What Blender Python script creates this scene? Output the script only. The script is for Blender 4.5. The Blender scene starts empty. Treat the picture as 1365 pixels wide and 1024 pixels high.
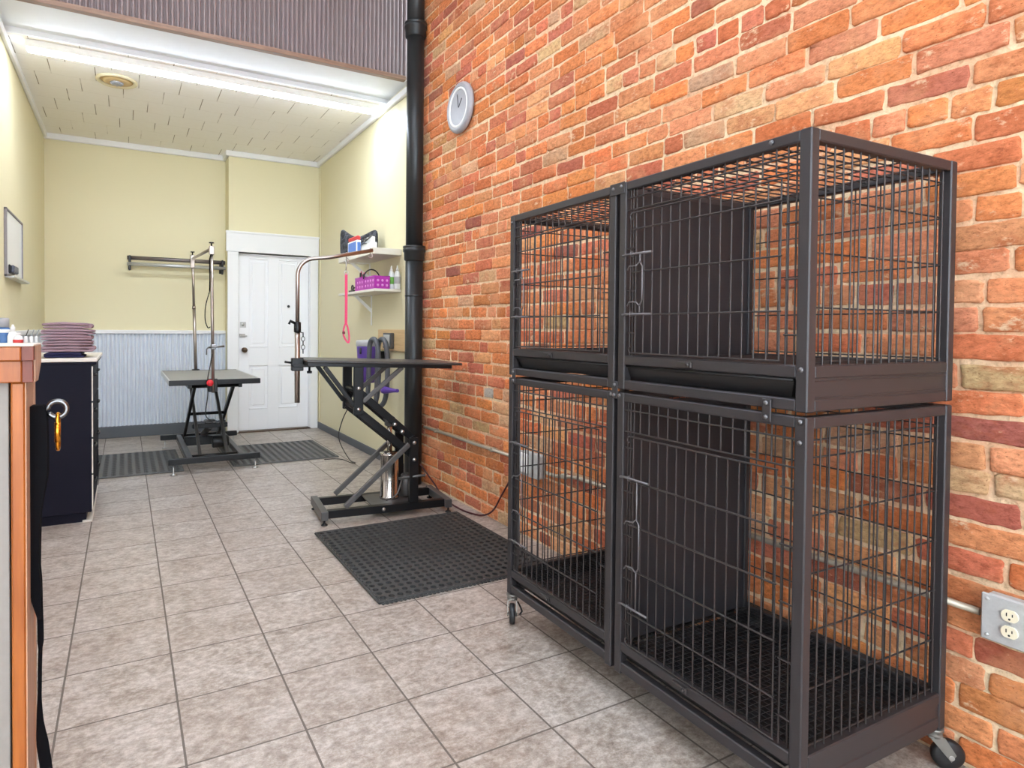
import bpy, math, random
from mathutils import Vector, Matrix
random.seed(7)
S = bpy.context.scene
COL = S.collection
PI = math.pi

# ------------------------------------------------------------------ materials
def lin(c):
    out = []
    for v in c:
        v = v / 255.0
        out.append(v / 12.92 if v <= 0.04045 else ((v + 0.055) / 1.055) ** 2.4)
    return (out[0], out[1], out[2], 1.0)

class NT:
    def __init__(s, name):
        s.m = bpy.data.materials.new(name); s.m.use_nodes = True
        s.t = s.m.node_tree; s.t.nodes.clear()
        s.out = s.n('ShaderNodeOutputMaterial'); s.b = s.n('ShaderNodeBsdfPrincipled')
        s.l(s.b.outputs[0], s.out.inputs[0])
    def n(s, typ, **kw):
        nd = s.t.nodes.new(typ)
        for k, v in kw.items(): setattr(nd, k, v)
        return nd
    def l(s, a, b): s.t.links.new(a, b)
    def math(s, op, a, b=None, c=None):
        nd = s.n('ShaderNodeMath', operation=op)
        for i, v in enumerate((a, b, c)):
            if v is None: continue
            if isinstance(v, (int, float)): nd.inputs[i].default_value = v
            else: s.l(v, nd.inputs[i])
        return nd.outputs[0]
    def mix(s, f, a, b, mode='MIX'):
        nd = s.n('ShaderNodeMix', data_type='RGBA', blend_type=mode)
        for sock, v in ((nd.inputs[0], f), (nd.inputs[6], a), (nd.inputs[7], b)):
            if isinstance(v, (int, float)): sock.default_value = v
            elif isinstance(v, tuple): sock.default_value = v
            else: s.l(v, sock)
        return nd.outputs[2]
    def noise(s, vec, scale, detail=4, rough=0.6):
        nd = s.n('ShaderNodeTexNoise'); nd.inputs['Scale'].default_value = scale
        nd.inputs['Detail'].default_value = detail; nd.inputs['Roughness'].default_value = rough
        s.l(vec, nd.inputs['Vector']); return nd.outputs['Fac']
    def ramp(s, fac, stops):
        nd = s.n('ShaderNodeValToRGB'); e = nd.color_ramp.elements
        while len(e) > 1: e.remove(e[-1])
        e[0].position = stops[0][0]; e[0].color = stops[0][1]
        for p, c in stops[1:]:
            k = e.new(p); k.color = c
        s.l(fac, nd.inputs[0]); return nd.outputs[0]
    def pos(s): return s.n('ShaderNodeNewGeometry').outputs['Position']
    def bump(s, h, strength=0.3, dist=0.01):
        nd = s.n('ShaderNodeBump'); nd.inputs['Strength'].default_value = strength; nd.inputs['Distance'].default_value = dist
        s.l(h, nd.inputs['Height']); s.l(nd.outputs[0], s.b.inputs['Normal'])
    def set(s, color=None, rough=None, metal=None, spec=None):
        if color is not None:
            if isinstance(color, tuple): s.b.inputs['Base Color'].default_value = color
            else: s.l(color, s.b.inputs['Base Color'])
        if rough is not None:
            if isinstance(rough, (int, float)): s.b.inputs['Roughness'].default_value = rough
            else: s.l(rough, s.b.inputs['Roughness'])
        if metal is not None: s.b.inputs['Metallic'].default_value = metal
        if spec is not None: s.b.inputs['Specular IOR Level'].default_value = spec

def M(name, rgb, rough=0.5, metal=0.0, var=0.12, scale=30.0, bump=0.0, spec=0.5):
    t = NT(name); c = lin(rgb); v = t.n('ShaderNodeTexCoord').outputs['Object']
    f = t.noise(v, scale)
    d = tuple(x * (1 - var) for x in c[:3]) + (1,); u = tuple(min(1, x * (1 + var)) for x in c[:3]) + (1,)
    t.set(t.mix(f, d, u), rough, metal, spec)
    if bump: t.bump(t.noise(v, scale * 3), bump, 0.002)
    return t.m

def M_emit(name, rgb, strength):
    t = NT(name); t.set(lin(rgb), 0.5)
    t.b.inputs['Emission Color'].default_value = lin(rgb); t.b.inputs['Emission Strength'].default_value = strength
    return t.m

def M_wood(name, a, b, rough=0.45, axis=2, scale=14):
    t = NT(name); v = t.n('ShaderNodeTexCoord').outputs['Object']
    mp = t.n('ShaderNodeMapping'); sc = [scale * 3.0] * 3; sc[axis] = scale * 0.22
    mp.inputs['Scale'].default_value = sc; t.l(v, mp.inputs['Vector'])
    f = t.noise(mp.outputs[0], 1.6, 6, 0.65)
    t.set(t.ramp(f, [(0.3, lin(a)), (0.7, lin(b))]), rough); t.bump(f, 0.08, 0.002)
    return t.m

def M_floor():
    t = NT('floor_tile'); P = t.pos()
    sp = t.n('ShaderNodeSeparateXYZ'); t.l(P, sp.inputs[0])
    T = 0.33
    fx = t.math('DIVIDE', t.math('ADD', sp.outputs[0], 0.18289), T); fy = t.math('DIVIDE', t.math('SUBTRACT', sp.outputs[1], 2.47563), T)
    def edge(f):
        fr = t.math('FRACT', f); return t.math('MINIMUM', fr, t.math('SUBTRACT', 1.0, fr))
    ex, ey = edge(fx), edge(fy)
    wob = t.math('MULTIPLY', t.math('SUBTRACT', t.noise(P, 40, 2), 0.5), 0.004)
    gx = t.math('LESS_THAN', t.math('ADD', ex, wob), 0.0098); gy = t.math('LESS_THAN', t.math('ADD', ey, wob), 0.0088)
    grout = t.math('MAXIMUM', gx, gy)
    cb = t.n('ShaderNodeCombineXYZ'); t.l(t.math('FLOOR', fx), cb.inputs[0]); t.l(t.math('FLOOR', fy), cb.inputs[1])
    wn = t.n('ShaderNodeTexWhiteNoise', noise_dimensions='3D'); t.l(cb.outputs[0], wn.inputs['Vector'])
    off = t.n('ShaderNodeVectorMath', operation='SCALE'); t.l(wn.outputs['Color'], off.inputs[0]); off.inputs['Scale'].default_value = 9.0
    ad = t.n('ShaderNodeVectorMath', operation='ADD'); t.l(P, ad.inputs[0]); t.l(off.outputs[0], ad.inputs[1])
    mp = t.n('ShaderNodeMapping'); mp.inputs['Scale'].default_value = (1.0, 1.35, 1.0); t.l(ad.outputs[0], mp.inputs['Vector'])
    v = mp.outputs[0]
    n1 = t.noise(v, 7.0, 9, 0.76); n2 = t.noise(v, 34.0, 9, 0.8); n3 = t.noise(v, 3.0, 3, 0.5)
    c1 = t.ramp(n1, [(0.34, lin((112, 98, 86))), (0.44, lin((156, 144, 132))), (0.52, lin((182, 174, 165))), (0.62, lin((206, 201, 195)))])
    c2 = t.ramp(n2, [(0.38, lin((116, 105, 96))), (0.5, lin((180, 172, 164))), (0.6, lin((226, 222, 217)))])
    c = t.mix(0.55, c1, c2)
    c = t.mix(t.math('MULTIPLY', n3, 0.5), c, lin((188, 160, 136)), 'MULTIPLY')
    dk = t.math('MULTIPLY', wn.outputs['Value'], 0.20)
    c = t.mix(dk, c, lin((140, 122, 108)))
    c = t.mix(grout, c, lin((104, 95, 88)))
    t.set(c, t.math('ADD', t.math('MULTIPLY', grout, 0.4), t.math('ADD', 0.26, t.math('MULTIPLY', n2, 0.16))), 0, 0.5)
    h = t.math('SUBTRACT', t.math('MULTIPLY', n2, 0.35), t.math('MULTIPLY', grout, 1.0))
    t.bump(h, 0.25, 0.004)
    return t.m

def M_brick():
    t = NT('old_brick'); P0 = t.pos()
    mp = t.n('ShaderNodeMapping'); mp.inputs['Scale'].default_value = (1.0, 0.55, 1.0); t.l(P0, mp.inputs['Vector']); P = mp.outputs[0]
    at = t.n('ShaderNodeAttribute', attribute_name='brick_tint')
    n = t.noise(P, 70, 7, 0.72); n2 = t.noise(P, 16, 6, 0.68); n3 = t.noise(P, 210, 4, 0.65); n4 = t.noise(P0, 5, 4, 0.6)
    c = t.mix(1.0, at.outputs['Color'], t.ramp(n, [(0.32, (0.60, 0.54, 0.52, 1)), (0.46, (0.94, 0.93, 0.92, 1)), (0.56, (1.08, 1.10, 1.12, 1)), (0.68, (1.28, 1.36, 1.44, 1))]), 'MULTIPLY')
    c = t.mix(t.ramp(n2, [(0.50, (0, 0, 0, 1)), (0.66, (0.6, 0.6, 0.6, 1))]), c, lin((180, 96, 58)))
    c = t.mix(t.ramp(n4, [(0.52, (0, 0, 0, 1)), (0.70, (0.55, 0.55, 0.55, 1))]), c, lin((222, 160, 116)))
    c = t.mix(t.ramp(t.math('ADD', t.math('MULTIPLY', n2, 0.6), t.math('MULTIPLY', n, 0.4)), [(0.57, (0, 0, 0, 1)), (0.64, (0.75, 0.75, 0.75, 1))]), c, lin((228, 200, 164)))
    c = t.mix(t.ramp(n3, [(0.30, (0.75, 0.75, 0.75, 1)), (0.40, (0, 0, 0, 1))]), c, lin((126, 66, 42)))
    t.set(c, 0.9, 0, 0.2)
    t.bump(t.math('ADD', t.math('MULTIPLY', n2, 0.9), t.math('ADD', t.math('MULTIPLY', n, 0.8), t.math('MULTIPLY', n3, 0.3))), 0.8, 0.010)
    return t.m

def M_mortar():
    t = NT('lime_mortar'); P = t.pos(); n = t.noise(P, 45, 6, 0.7); n2 = t.noise(P, 3.2, 4, 0.6)
    c = t.mix(t.ramp(n2, [(0.4, (0, 0, 0, 1)), (0.6, (1, 1, 1, 1))]), lin((234, 188, 150)), lin((242, 216, 178)))
    c = t.mix(1.0, c, t.ramp(n, [(0.32, (0.66, 0.62, 0.58, 1)), (0.46, (0.95, 0.95, 0.94, 1)), (0.62, (1.08, 1.1, 1.12, 1))]), 'MULTIPLY')
    t.set(c, 0.95, 0, 0.15); t.bump(n, 0.9, 0.012); return t.m

def M_ceiling_tile():
    t = NT('ceiling_tile'); P = t.pos()
    sp = t.n('ShaderNodeSeparateXYZ'); t.l(P, sp.inputs[0])
    fy = t.math('DIVIDE', sp.outputs[1], 0.305); row = t.math('FLOOR', fy)
    fx = t.math('ADD', t.math('DIVIDE', sp.outputs[0], 0.305), t.math('MULTIPLY', row, 0.37))
    def edge(f, w):
        fr = t.math('FRACT', f); return t.math('LESS_THAN', t.math('MINIMUM', fr, t.math('SUBTRACT', 1.0, fr)), w)
    vis = t.math('MULTIPLY', t.math('SUBTRACT', t.noise(P, 2.6, 2), 0.36), 5.0)
    joint = t.math('MULTIPLY', edge(fx, 0.010), t.math('MINIMUM', 1.0, t.math('MAXIMUM', 0.12, vis)))
    faint = t.math('MULTIPLY', edge(fy, 0.008), 0.16)
    n = t.noise(P, 22, 4)
    c = t.mix(t.math('MULTIPLY', n, 0.35), lin((249, 246, 240)), lin((238, 230, 216)), 'MULTIPLY')
    c = t.mix(t.math('MAXIMUM', joint, faint), c, lin((138, 124, 104)))
    t.set(c, 0.8); t.bump(t.math('ADD', t.math('MULTIPLY', n, 0.3), t.math('MULTIPLY', joint, -1.0)), 0.25, 0.004); return t.m

def M_paint(name, rgb, var=0.04):
    t = NT(name); P = t.pos(); n = t.noise(P, 90, 3); n2 = t.noise(P, 1.3, 3)
    c = lin(rgb); d = tuple(x * (1 - var) for x in c[:3]) + (1,)
    t.set(t.mix(n2, c, d), 0.55, 0, 0.35); t.bump(n, 0.06, 0.003); return t.m

def M_pillow():
    t = NT('grey_print_cloth'); v = t.n('ShaderNodeTexCoord').outputs['Object']
    n = t.noise(v, 14, 3)
    t.set(t.ramp(n, [(0.42, lin((34, 36, 40))), (0.5, lin((78, 80, 86))), (0.58, lin((40, 42, 46)))]), 0.8); return t.m

def M_chrome(name, rgb, rough=0.2): return M(name, rgb, rough, 1.0, 0.05, 20)

mt = {}
mt['yellow'] = M_paint('yellow_paint', (226, 217, 180))
mt['white_paint'] = M_paint('white_gloss_paint', (236, 236, 236), 0.03)
mt['soffit'] = M_paint('white_soffit_paint', (232, 235, 238), 0.05)
mt['cream'] = M_paint('cream_paint', (224, 212, 176))
mt['grey_base'] = M_paint('grey_baseboard_paint', (92, 95, 99))
mt['galv'] = M('galvanised_sheet', (220, 226, 234), 0.5, 0.0, 0.1, 8)
mt['mauve_metal'] = M('mauve_corrugated_sheet', (144, 131, 130), 0.55, 0.1, 0.12, 9)
mt['brown_trim'] = M_wood('brown_trim_wood', (116, 88, 70), (150, 120, 98), 0.5, 0)
mt['floor'] = M_floor(); mt['brick'] = M_brick(); mt['mortar'] = M_mortar(); mt['ceil'] = M_ceiling_tile()
mt['charcoal'] = M('charcoal_powder_coat', (58, 55, 57), 0.42, 0.35, 0.14, 260, 0.12)
mt['wire'] = M('dark_wire', (64, 60, 60), 0.35, 0.5, 0.1, 60)
mt['wire_bright'] = M('latch_wire', (112, 110, 112), 0.3, 0.7, 0.1, 60)
mt['black_sheet'] = M('black_plastic_sheet', (34, 33, 36), 0.5, 0.0, 0.2, 200, 0.1)
mt['black_tray'] = M('black_tray_plastic', (22, 22, 24), 0.45, 0.0, 0.2, 60, 0.05)
mt['grate'] = M('black_grate', (38, 38, 40), 0.4, 0.2, 0.15, 60)
mt['pipe'] = M('dark_cast_iron', (43, 46, 47), 0.36, 0.3, 0.3, 120, 0.15)
mt['black_metal'] = M('black_steel', (20, 20, 22), 0.38, 0.3, 0.12, 40)
mt['grey_metal'] = M('grey_edge_steel', (95, 93, 92), 0.4, 0.5, 0.1, 40)
mt['bolt'] = M_chrome('zinc_bolt', (190, 190, 188), 0.3)
mt['chrome'] = M_chrome('chrome_tube', (200, 196, 190), 0.16)
mt['pole'] = M_chrome('brushed_tube', (168, 158, 150), 0.3)
mt['rubber'] = M('black_rubber', (58, 58, 57), 0.62, 0, 0.18, 120, 0.2)
mt['rubber_grey'] = M('grey_black_rubber', (96, 96, 94), 0.55, 0, 0.18, 120, 0.2)
mt['dark_top'] = M('dark_table_rubber', (66, 65, 64), 0.34, 0, 0.12, 90, 0.05)
mt['table_top'] = M('ribbed_table_rubber', (140, 139, 134), 0.5, 0, 0.12, 90, 0.1)
mt['alu'] = M('aluminium_edge', (196, 198, 198), 0.35, 0.6, 0.06, 30)
mt['pink'] = M('pink_webbing', (214, 66, 108), 0.7, 0, 0.15, 90)
mt['black_web'] = M('black_webbing', (13, 13, 16), 0.85, 0, 0.2, 150, 0.2, 0.08)
mt['gold'] = M_chrome('gold_anodised', (222, 150, 50), 0.24)
mt['steel'] = M_chrome('bright_steel', (120, 120, 120), 0.3)
mt['red_knob'] = M('red_plastic', (214, 40, 50), 0.4)
mt['grey_plastic'] = M('grey_plastic', (168, 168, 170), 0.4)
mt['white_plastic'] = M('white_plastic', (236, 236, 232), 0.4, 0, 0.03)
mt['ivory'] = M('ivory_plastic', (238, 228, 200), 0.4, 0, 0.03)
mt['clock_face'] = M('clock_face_glass', (184, 192, 202), 0.08, 0, 0.04, 5, 0, 0.8)
mt['conduit'] = M('galvanised_conduit', (186, 178, 160), 0.4, 0.4, 0.12, 30)
mt['box_steel'] = M('galvanised_box', (184, 184, 182), 0.5, 0.1, 0.14, 90)
mt['door'] = M_paint('door_white', (240, 240, 242), 0.02)
mt['brass'] = M_chrome('aged_bronze', (110, 92, 78), 0.35)
mt['shelf'] = M_paint('shelf_white', (226, 220, 206), 0.05)
mt['purple'] = M('purple_plastic', (92, 62, 150), 0.4, 0, 0.08)
mt['magenta'] = M('magenta_plastic', (172, 46, 160), 0.4, 0, 0.08)
mt['magenta_hole'] = M('pale_hole', (226, 150, 216), 0.6)
mt['hose'] = M('grey_hose', (86, 88, 92), 0.5, 0.1)
mt['pale_wood'] = M_wood('pale_pine', (204, 170, 120), (224, 192, 142), 0.5, 1)
mt['oak'] = M_wood('orange_oak', (134, 68, 20), (170, 98, 38), 0.4, 2, 10)
mt['oak_side'] = M_wood('pale_ply_edge', (168, 128, 100), (192, 154, 128), 0.5, 2, 12)
mt['oak_dark'] = M_wood('dark_end_grain', (92, 42, 30), (120, 60, 44), 0.5, 2, 12)
mt['panel'] = M('grey_panel', (138, 131, 124), 0.6, 0, 0.1, 60)
mt['navy'] = M('black_navy_laminate', (22, 22, 34), 0.6, 0, 0.35, 220, 0.05, 0.12)
mt['counter'] = M('beige_counter', (216, 208, 196), 0.35, 0, 0.06, 40)
mt['towel'] = M('mauve_terry', (152, 128, 136), 0.95, 0, 0.2, 240, 0.5, 0.1)
mt['towel_dark'] = M('navy_cloth', (44, 44, 72), 0.95, 0, 0.2, 200, 0.5, 0.1)
mt['pillow'] = M_pillow()
mt['blue'] = M('blue_label', (92, 130, 200), 0.5)
mt['label_blue'] = M('bottle_blue_label', (70, 110, 160), 0.5)
mt['red'] = M('red_card', (206, 62, 60), 0.5)
mt['green'] = M('green_label', (112, 176, 72), 0.5)
mt['black'] = M('black_plastic', (26, 26, 28), 0.45)
mt['dark_red'] = M('dark_red_cord', (70, 26, 32), 0.5)
mt['whiteboard'] = M('whiteboard_enamel', (232, 236, 240), 0.2, 0, 0.02)
mt['lamp'] = M_emit('led_diffuser', (228, 239, 255), 46.0)
mt['lamp_front_fill'] = M_emit('front_fill_diffuser', (230, 240, 255), 20.0)  # glow of the added lamps out of view
t = NT('fill_window_glass'); tr_ = t.n('ShaderNodeBsdfTransparent'); gl_ = t.n('ShaderNodeBsdfGlossy'); gl_.inputs['Roughness'].default_value = 0.02
mx_ = t.n('ShaderNodeMixShader'); mx_.inputs[0].default_value = 0.06; t.l(tr_.outputs[0], mx_.inputs[1]); t.l(gl_.outputs[0], mx_.inputs[2]); t.l(mx_.outputs[0], t.out.inputs[0]); mt['glass'] = t.m
mt['clear'] = M('milky_bottle', (226, 228, 226), 0.25, 0, 0.03)

# ------------------------------------------------------------------ mesh builder
class MB:
    def __init__(s, xf=None): s.v = []; s.f = []; s.sm = []; s.xf = xf; s.tint = None
    def add(s, vs, fs, smooth=False):
        o = len(s.v)
        for p in vs:
            p = Vector(p); s.v.append(s.xf(p) if s.xf else p)
        for f in fs: s.f.append([i + o for i in f]); s.sm.append(smooth)
    def frame_box(s, c, ax, h, bev=0.0):
        """chamfered box: centre c, unit axes ax[3], half sizes h"""
        c = Vector(c); b = min(bev, min(h) * 0.9)
        def P(q): return c + ax[0] * q[0] + ax[1] * q[1] + ax[2] * q[2]
        if b <= 0:
            vs = [(x * h[0], y * h[1], z * h[2]) for x in (-1, 1) for y in (-1, 1) for z in (-1, 1)]
            fs = [(0, 1, 3, 2), (4, 6, 7, 5), (0, 4, 5, 1), (2, 3, 7, 6), (0, 2, 6, 4), (1, 5, 7, 3)]
        else:
            vs = []; idx = {}
            for sx in (-1, 1):
                for sy in (-1, 1):
                    for sz in (-1, 1):
                        sg = (sx, sy, sz)
                        for a in range(3):
                            idx[(sx, sy, sz, a)] = len(vs)
                            vs.append(tuple(sg[k] * (h[k] if k == a else h[k] - b) for k in range(3)))
            fs = []
            for a in range(3):
                i, j = (a + 1) % 3, (a + 2) % 3
                for sg in (-1, 1):
                    q = []
                    for si, sj in ((-1, -1), (1, -1), (1, 1), (-1, 1)):
                        k = [0, 0, 0]; k[a] = sg; k[i] = si; k[j] = sj; q.append(idx[(*k, a)])
                    fs.append(q)
                for si in (-1, 1):
                    for sj in (-1, 1):
                        q = []
                        for sa, ax_ in ((-1, i), (1, i), (1, j), (-1, j)):
                            k = [0, 0, 0]; k[a] = sa; k[i] = si; k[j] = sj; q.append(idx[(*k, ax_)])
                        fs.append(q)
            for sx in (-1, 1):
                for sy in (-1, 1):
                    for sz in (-1, 1): fs.append([idx[(sx, sy, sz, a)] for a in range(3)])
            g = []
            for f in fs:
                p = [Vector(vs[i]) for i in f]; n = (p[1] - p[0]).cross(p[2] - p[0]); m = sum(p, Vector()) / len(p)
                g.append(list(reversed(f)) if n.dot(m) < 0 else list(f))
            fs = g
        s.add([P(q) for q in vs], fs)
    def box(s, x0, x1, y0, y1, z0, z1, bev=0.0):
        s.frame_box(((x0 + x1) / 2, (y0 + y1) / 2, (z0 + z1) / 2), (Vector((1, 0, 0)), Vector((0, 1, 0)), Vector((0, 0, 1))),
                    (abs(x1 - x0) / 2, abs(y1 - y0) / 2, abs(z1 - z0) / 2), bev)
    def bar(s, a, b, w, h, bev=0.002, side=None):
        """rectangular bar from a to b; w across (along side), h the other way"""
        a, b = Vector(a), Vector(b); d = (b - a); L = d.length; d = d / L
        sd = Vector(side) if side else d.cross(Vector((0, 0, 1)))
        if sd.length < 1e-4: sd = Vector((1, 0, 0))
        sd = (sd - d * sd.dot(d)).normalized(); up = sd.cross(d)
        s.frame_box((a + b) / 2, (d, sd, up), (L / 2, w / 2, h / 2), bev)
    def tube(s, pts, r, n=8, closed=False, cap=True):
        P = [Vector(p) for p in pts]; m = len(P); rs = r if isinstance(r, (list, tuple)) else [r] * m
        ref = None; vs = []
        for i in range(m):
            if closed: t = (P[(i + 1) % m] - P[i - 1])
            else: t = P[min(i + 1, m - 1)] - P[max(i - 1, 0)]
            t.normalize()
            if ref is None:
                ref = t.cross(Vector((0, 0, 1)))
                if ref.length < 1e-3: ref = t.cross(Vector((1, 0, 0)))
            ref = (ref - t * ref.dot(t)).normalized(); bi = t.cross(ref)
            for k in range(n):
                a = 2 * PI * k / n; vs.append(P[i] + (ref * math.cos(a) + bi * math.sin(a)) * rs[i])
        fs = []
        for i in range(m if closed else m - 1):
            j = (i + 1) % m
            for k in range(n):
                l = (k + 1) % n; fs.append((i * n + k, i * n + l, j * n + l, j * n + k))
        s.add(vs, fs, True)
        if cap and not closed:
            o = len(s.v) - len(vs)
            s.f.append([o + k for k in reversed(range(n))]); s.sm.append(False)
            s.f.append([o + (m - 1) * n + k for k in range(n)]); s.sm.append(False)
    def lathe(s, prof, c, axis=(0, 0, 1), n=24):
        """prof: (radius, along axis)"""
        ax = Vector(axis).normalized(); q = ax.cross(Vector((0, 0, 1)))
        if q.length < 1e-3: q = Vector((1, 0, 0))
        q.normalize(); w = ax.cross(q); c = Vector(c); vs = []
        for r, z in prof:
            for k in range(n):
                a = 2 * PI * k / n; vs.append(c + ax * z + (q * math.cos(a) + w * math.sin(a)) * max(r, 1e-4))
        fs = []
        for i in range(len(prof) - 1):
            for k in range(n):
                l = (k + 1) % n; fs.append((i * n + k, i * n + l, (i + 1) * n + l, (i + 1) * n + k))
        s.add(vs, fs, True); o = len(s.v) - len(vs)
        s.f.append([o + k for k in reversed(range(n))]); s.sm.append(False)
        s.f.append([o + (len(prof) - 1) * n + k for k in range(n)]); s.sm.append(False)
    def extrude(s, poly, d, smooth=False):
        """poly: list of 3d points (planar), d: vector"""
        P = [Vector(p) for p in poly]; n = len(P); d = Vector(d)
        vs = P + [p + d for p in P]
        fs = [list(reversed(range(n))), list(range(n, 2 * n))]
        s.add(vs, fs); o = len(s.v) - 2 * n
        for i in range(n):
            j = (i + 1) % n; s.f.append([o + i, o + j, o + n + j, o + n + i]); s.sm.append(smooth)
    def build(s, name, mat, parent=None, loc=None, label=None):
        me = bpy.data.meshes.new(name); off = Vector(parent['_o']) if parent is not None else Vector(loc or (0, 0, 0))
        me.from_pydata([tuple(p - off) for p in s.v], [], s.f); me.update()
        me.polygons.foreach_set('use_smooth', s.sm)
        mats = mat if isinstance(mat, list) else [mat]
        for m in mats: me.materials.append(m)
        if getattr(s, 'mi', None): me.polygons.foreach_set('material_index', s.mi)
        o = bpy.data.objects.new(name, me); COL.objects.link(o)
        o['_o'] = tuple(off)
        if parent is not None: o.parent = parent
        else: o.location = off
        if label: o['label'] = label
        return o

def tag(o, label, cat, group=None):
    o['label'] = label; o['category'] = cat
    if group: o['group'] = group
    return o
def thing(name, loc, label, cat, group=None):
    o = bpy.data.objects.new(name, None); COL.objects.link(o); o.location = loc; o['_o'] = tuple(loc); o.empty_display_size = 0.05
    return tag(o, label, cat, group)
def struct(mb, name, mat, parent=None):
    o = mb.build(name, mat, parent)
    if parent is None: o['kind'] = 'structure'
    return o
def boxobj(name, mat, parent, *b, bev=0.002, label=None):
    m = MB(); m.box(*b, bev); return m.build(name, mat, parent, None, label)
def arc(c, r, a0, a1, n, u, v):
    c, u, v = Vector(c), Vector(u), Vector(v)
    return [c + u * (r * math.cos(a0 + (a1 - a0) * i / n)) + v * (r * math.sin(a0 + (a1 - a0) * i / n)) for i in range(n + 1)]
def smooth_path(pts, sub=6):
    P = [Vector(p) for p in pts]; P = [P[0] * 2 - P[1]] + P + [P[-1] * 2 - P[-2]]; out = []
    for i in range(1, len(P) - 2):
        for k in range(sub):
            t = k / sub; a, b, c, d = P[i - 1], P[i], P[i + 1], P[i + 2]
            out.append(0.5 * ((2 * b) + (c - a) * t + (2 * a - 5 * b + 4 * c - d) * t * t + (3 * b - 3 * c + d - a) * t ** 3))
    out.append(P[-2]); return out

W = 2.06           # plane of the right-hand wall
XL = -0.73         # left wall of the back room
YB, YD = 7.60, 7.34  # back wall and the doorway wall
ZC = 3.18; ZT = 4.2

# ------------------------------------------------------------------ setting
m = MB(); m.box(-2.7, W + 0.12, -2.7, 7.75, -0.1, 0.0); struct(m, 'floor', mt['floor'])
m = MB(); m.box(XL, 1.03, YB, YB + 0.1, 0, ZC + 0.02); struct(m, 'wall_back', mt['yellow'])
m = MB(); m.box(1.03, 1.11, YD, YB + 0.1, 0, ZC + 0.02); m.box(1.11, W, YD, YD + 0.02, 2.04, ZC + 0.02); m.box(1.955, W, YD, YD + 0.1, 0, 2.04)
m.box(1.11, W, YD + 0.14, YD + 0.2, 0, 2.1); struct(m, 'wall_back_doorway', mt['yellow'])
m = MB(); m.box(XL - 0.1, XL, 4.66, YB + 0.1, 0, ZC + 0.05); struct(m, 'wall_left', mt['yellow'])
m = MB(); m.box(W, W + 0.1, 4.42, YB + 0.1, 0, ZC + 0.06); struct(m, 'wall_right_rear', mt['yellow'])
m = MB(); m.box(-2.7, XL - 0.1, 4.66, 4.76, 0, ZC + 0.05); struct(m, 'wall_partition', mt['yellow'])
m = MB(); m.box(-2.7, -2.6, -2.7, 4.7, 0, ZT); struct(m, 'wall_left_front', mt['white_paint'])
m = MB(); m.box(-2.7, W + 0.1, -2.7, -2.6, 0, 0.4); m.box(-2.7, W + 0.1, -2.7, -2.6, 3.5, ZT); m.box(-2.7, -2.3, -2.7, -2.6, 0.4, 3.5); m.box(1.7, W + 0.1, -2.7, -2.6, 0.4, 3.5); struct(m, 'wall_front', mt['white_paint'])
m = MB(); m.box(-2.3, 1.7, -2.66, -2.655, 0.4, 3.5); wn = struct(m, 'fill_window_1', mt['glass'])  # unseen window added behind the camera to let in fill daylight
m = MB()
for x in (-2.3, -0.97, 0.36, 1.66): m.box(x, x + 0.05, -2.69, -2.62, 0.4, 3.5, 0.003)
for z in (0.4, 2.5, 3.45): m.box(-2.3, 1.7, -2.685, -2.625, z, z + 0.05, 0.003)
struct(m, 'fill_window_frame', mt['black_metal'], wn)
m = MB(); m.box(-2.7, W + 0.1, -2.7, 4.75, ZT, ZT + 0.1); struct(m, 'ceiling', mt['white_paint'])
m = MB(); m.box(XL - 0.1, W + 0.1, 5.12, YB + 0.1, ZC, ZC + 0.06); struct(m, 'ceiling_rear', mt['ceil'])
m = MB(); m.box(-2.7, W, 4.66, 5.12, ZC + 0.035, ZC + 0.08); m.box(XL, W, 5.105, 5.12, ZC - 0.003, ZC + 0.04); struct(m, 'ceiling_soffit', mt['soffit'])

def corrugated(mb, x0, x1, z0, z1, y, amp, pitch, facing=-1, per=8, alongY=False):
    k_ = round((x1 - x0) / pitch); pitch = (x1 - x0) / k_; per = 12; n = k_ * per; vs = []; fs = []
    for i in range(n + 1):
        x = x0 + (x1 - x0) * i / n; d = y + facing * amp * (0.5 + 0.5 * math.cos(2 * PI * (x - x0) / pitch)) ** 0.5
        for z in (z0, z1): vs.append((d, x, z) if alongY else (x, d, z))
    for i in range(n): fs.append((i * 2, i * 2 + 2, i * 2 + 3, i * 2 + 1) if not alongY else (i * 2, i * 2 + 1, i * 2 + 3, i * 2 + 2))
    mb.add(vs, fs, True)
m = MB(); corrugated(m, -2.6, 2.0, ZC + 0.03, ZT, 4.655, 0.034, 0.0335); m.box(-2.6, W, 4.656, 4.67, ZC + 0.05, ZT); struct(m, 'wall_header', mt['mauve_metal'])
m = MB(); m.box(-2.6, 2.0, 4.612, 4.66, ZC + 0.022, ZC + 0.056, 0.002); struct(m, 'trim_1', mt['brown_trim'])
m = MB(); corrugated(m, XL + 0.01, 1.028, 0.12, 1.13, YB - 0.002, 0.030, 0.04); struct(m, 'wall_wainscot_back', mt['galv'])
m = MB(); corrugated(m, 4.9, YB - 0.01, 0.12, 1.13, XL + 0.002, 0.012, 0.04, 1, 8, True); struct(m, 'wall_wainscot_left', mt['galv'])
m = MB(); m.box(XL, 1.03, YB - 0.046, YB, 1.125, 1.165, 0.004); struct(m, 'trim_2', mt['white_paint'])
m = MB(); m.box(XL, XL + 0.03, 4.9, YB, 1.125, 1.165, 0.004); struct(m, 'trim_3', mt['white_paint'])
m = MB(); m.box(XL, 1.03, YB - 0.036, YB, 0.0, 0.125, 0.004); struct(m, 'baseboard_back', mt['grey_base'])
m = MB(); m.box(W - 0.016, W, 4.46, YD, 0.0, 0.075, 0.004); struct(m, 'baseboard_right', mt['grey_base'])
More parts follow.
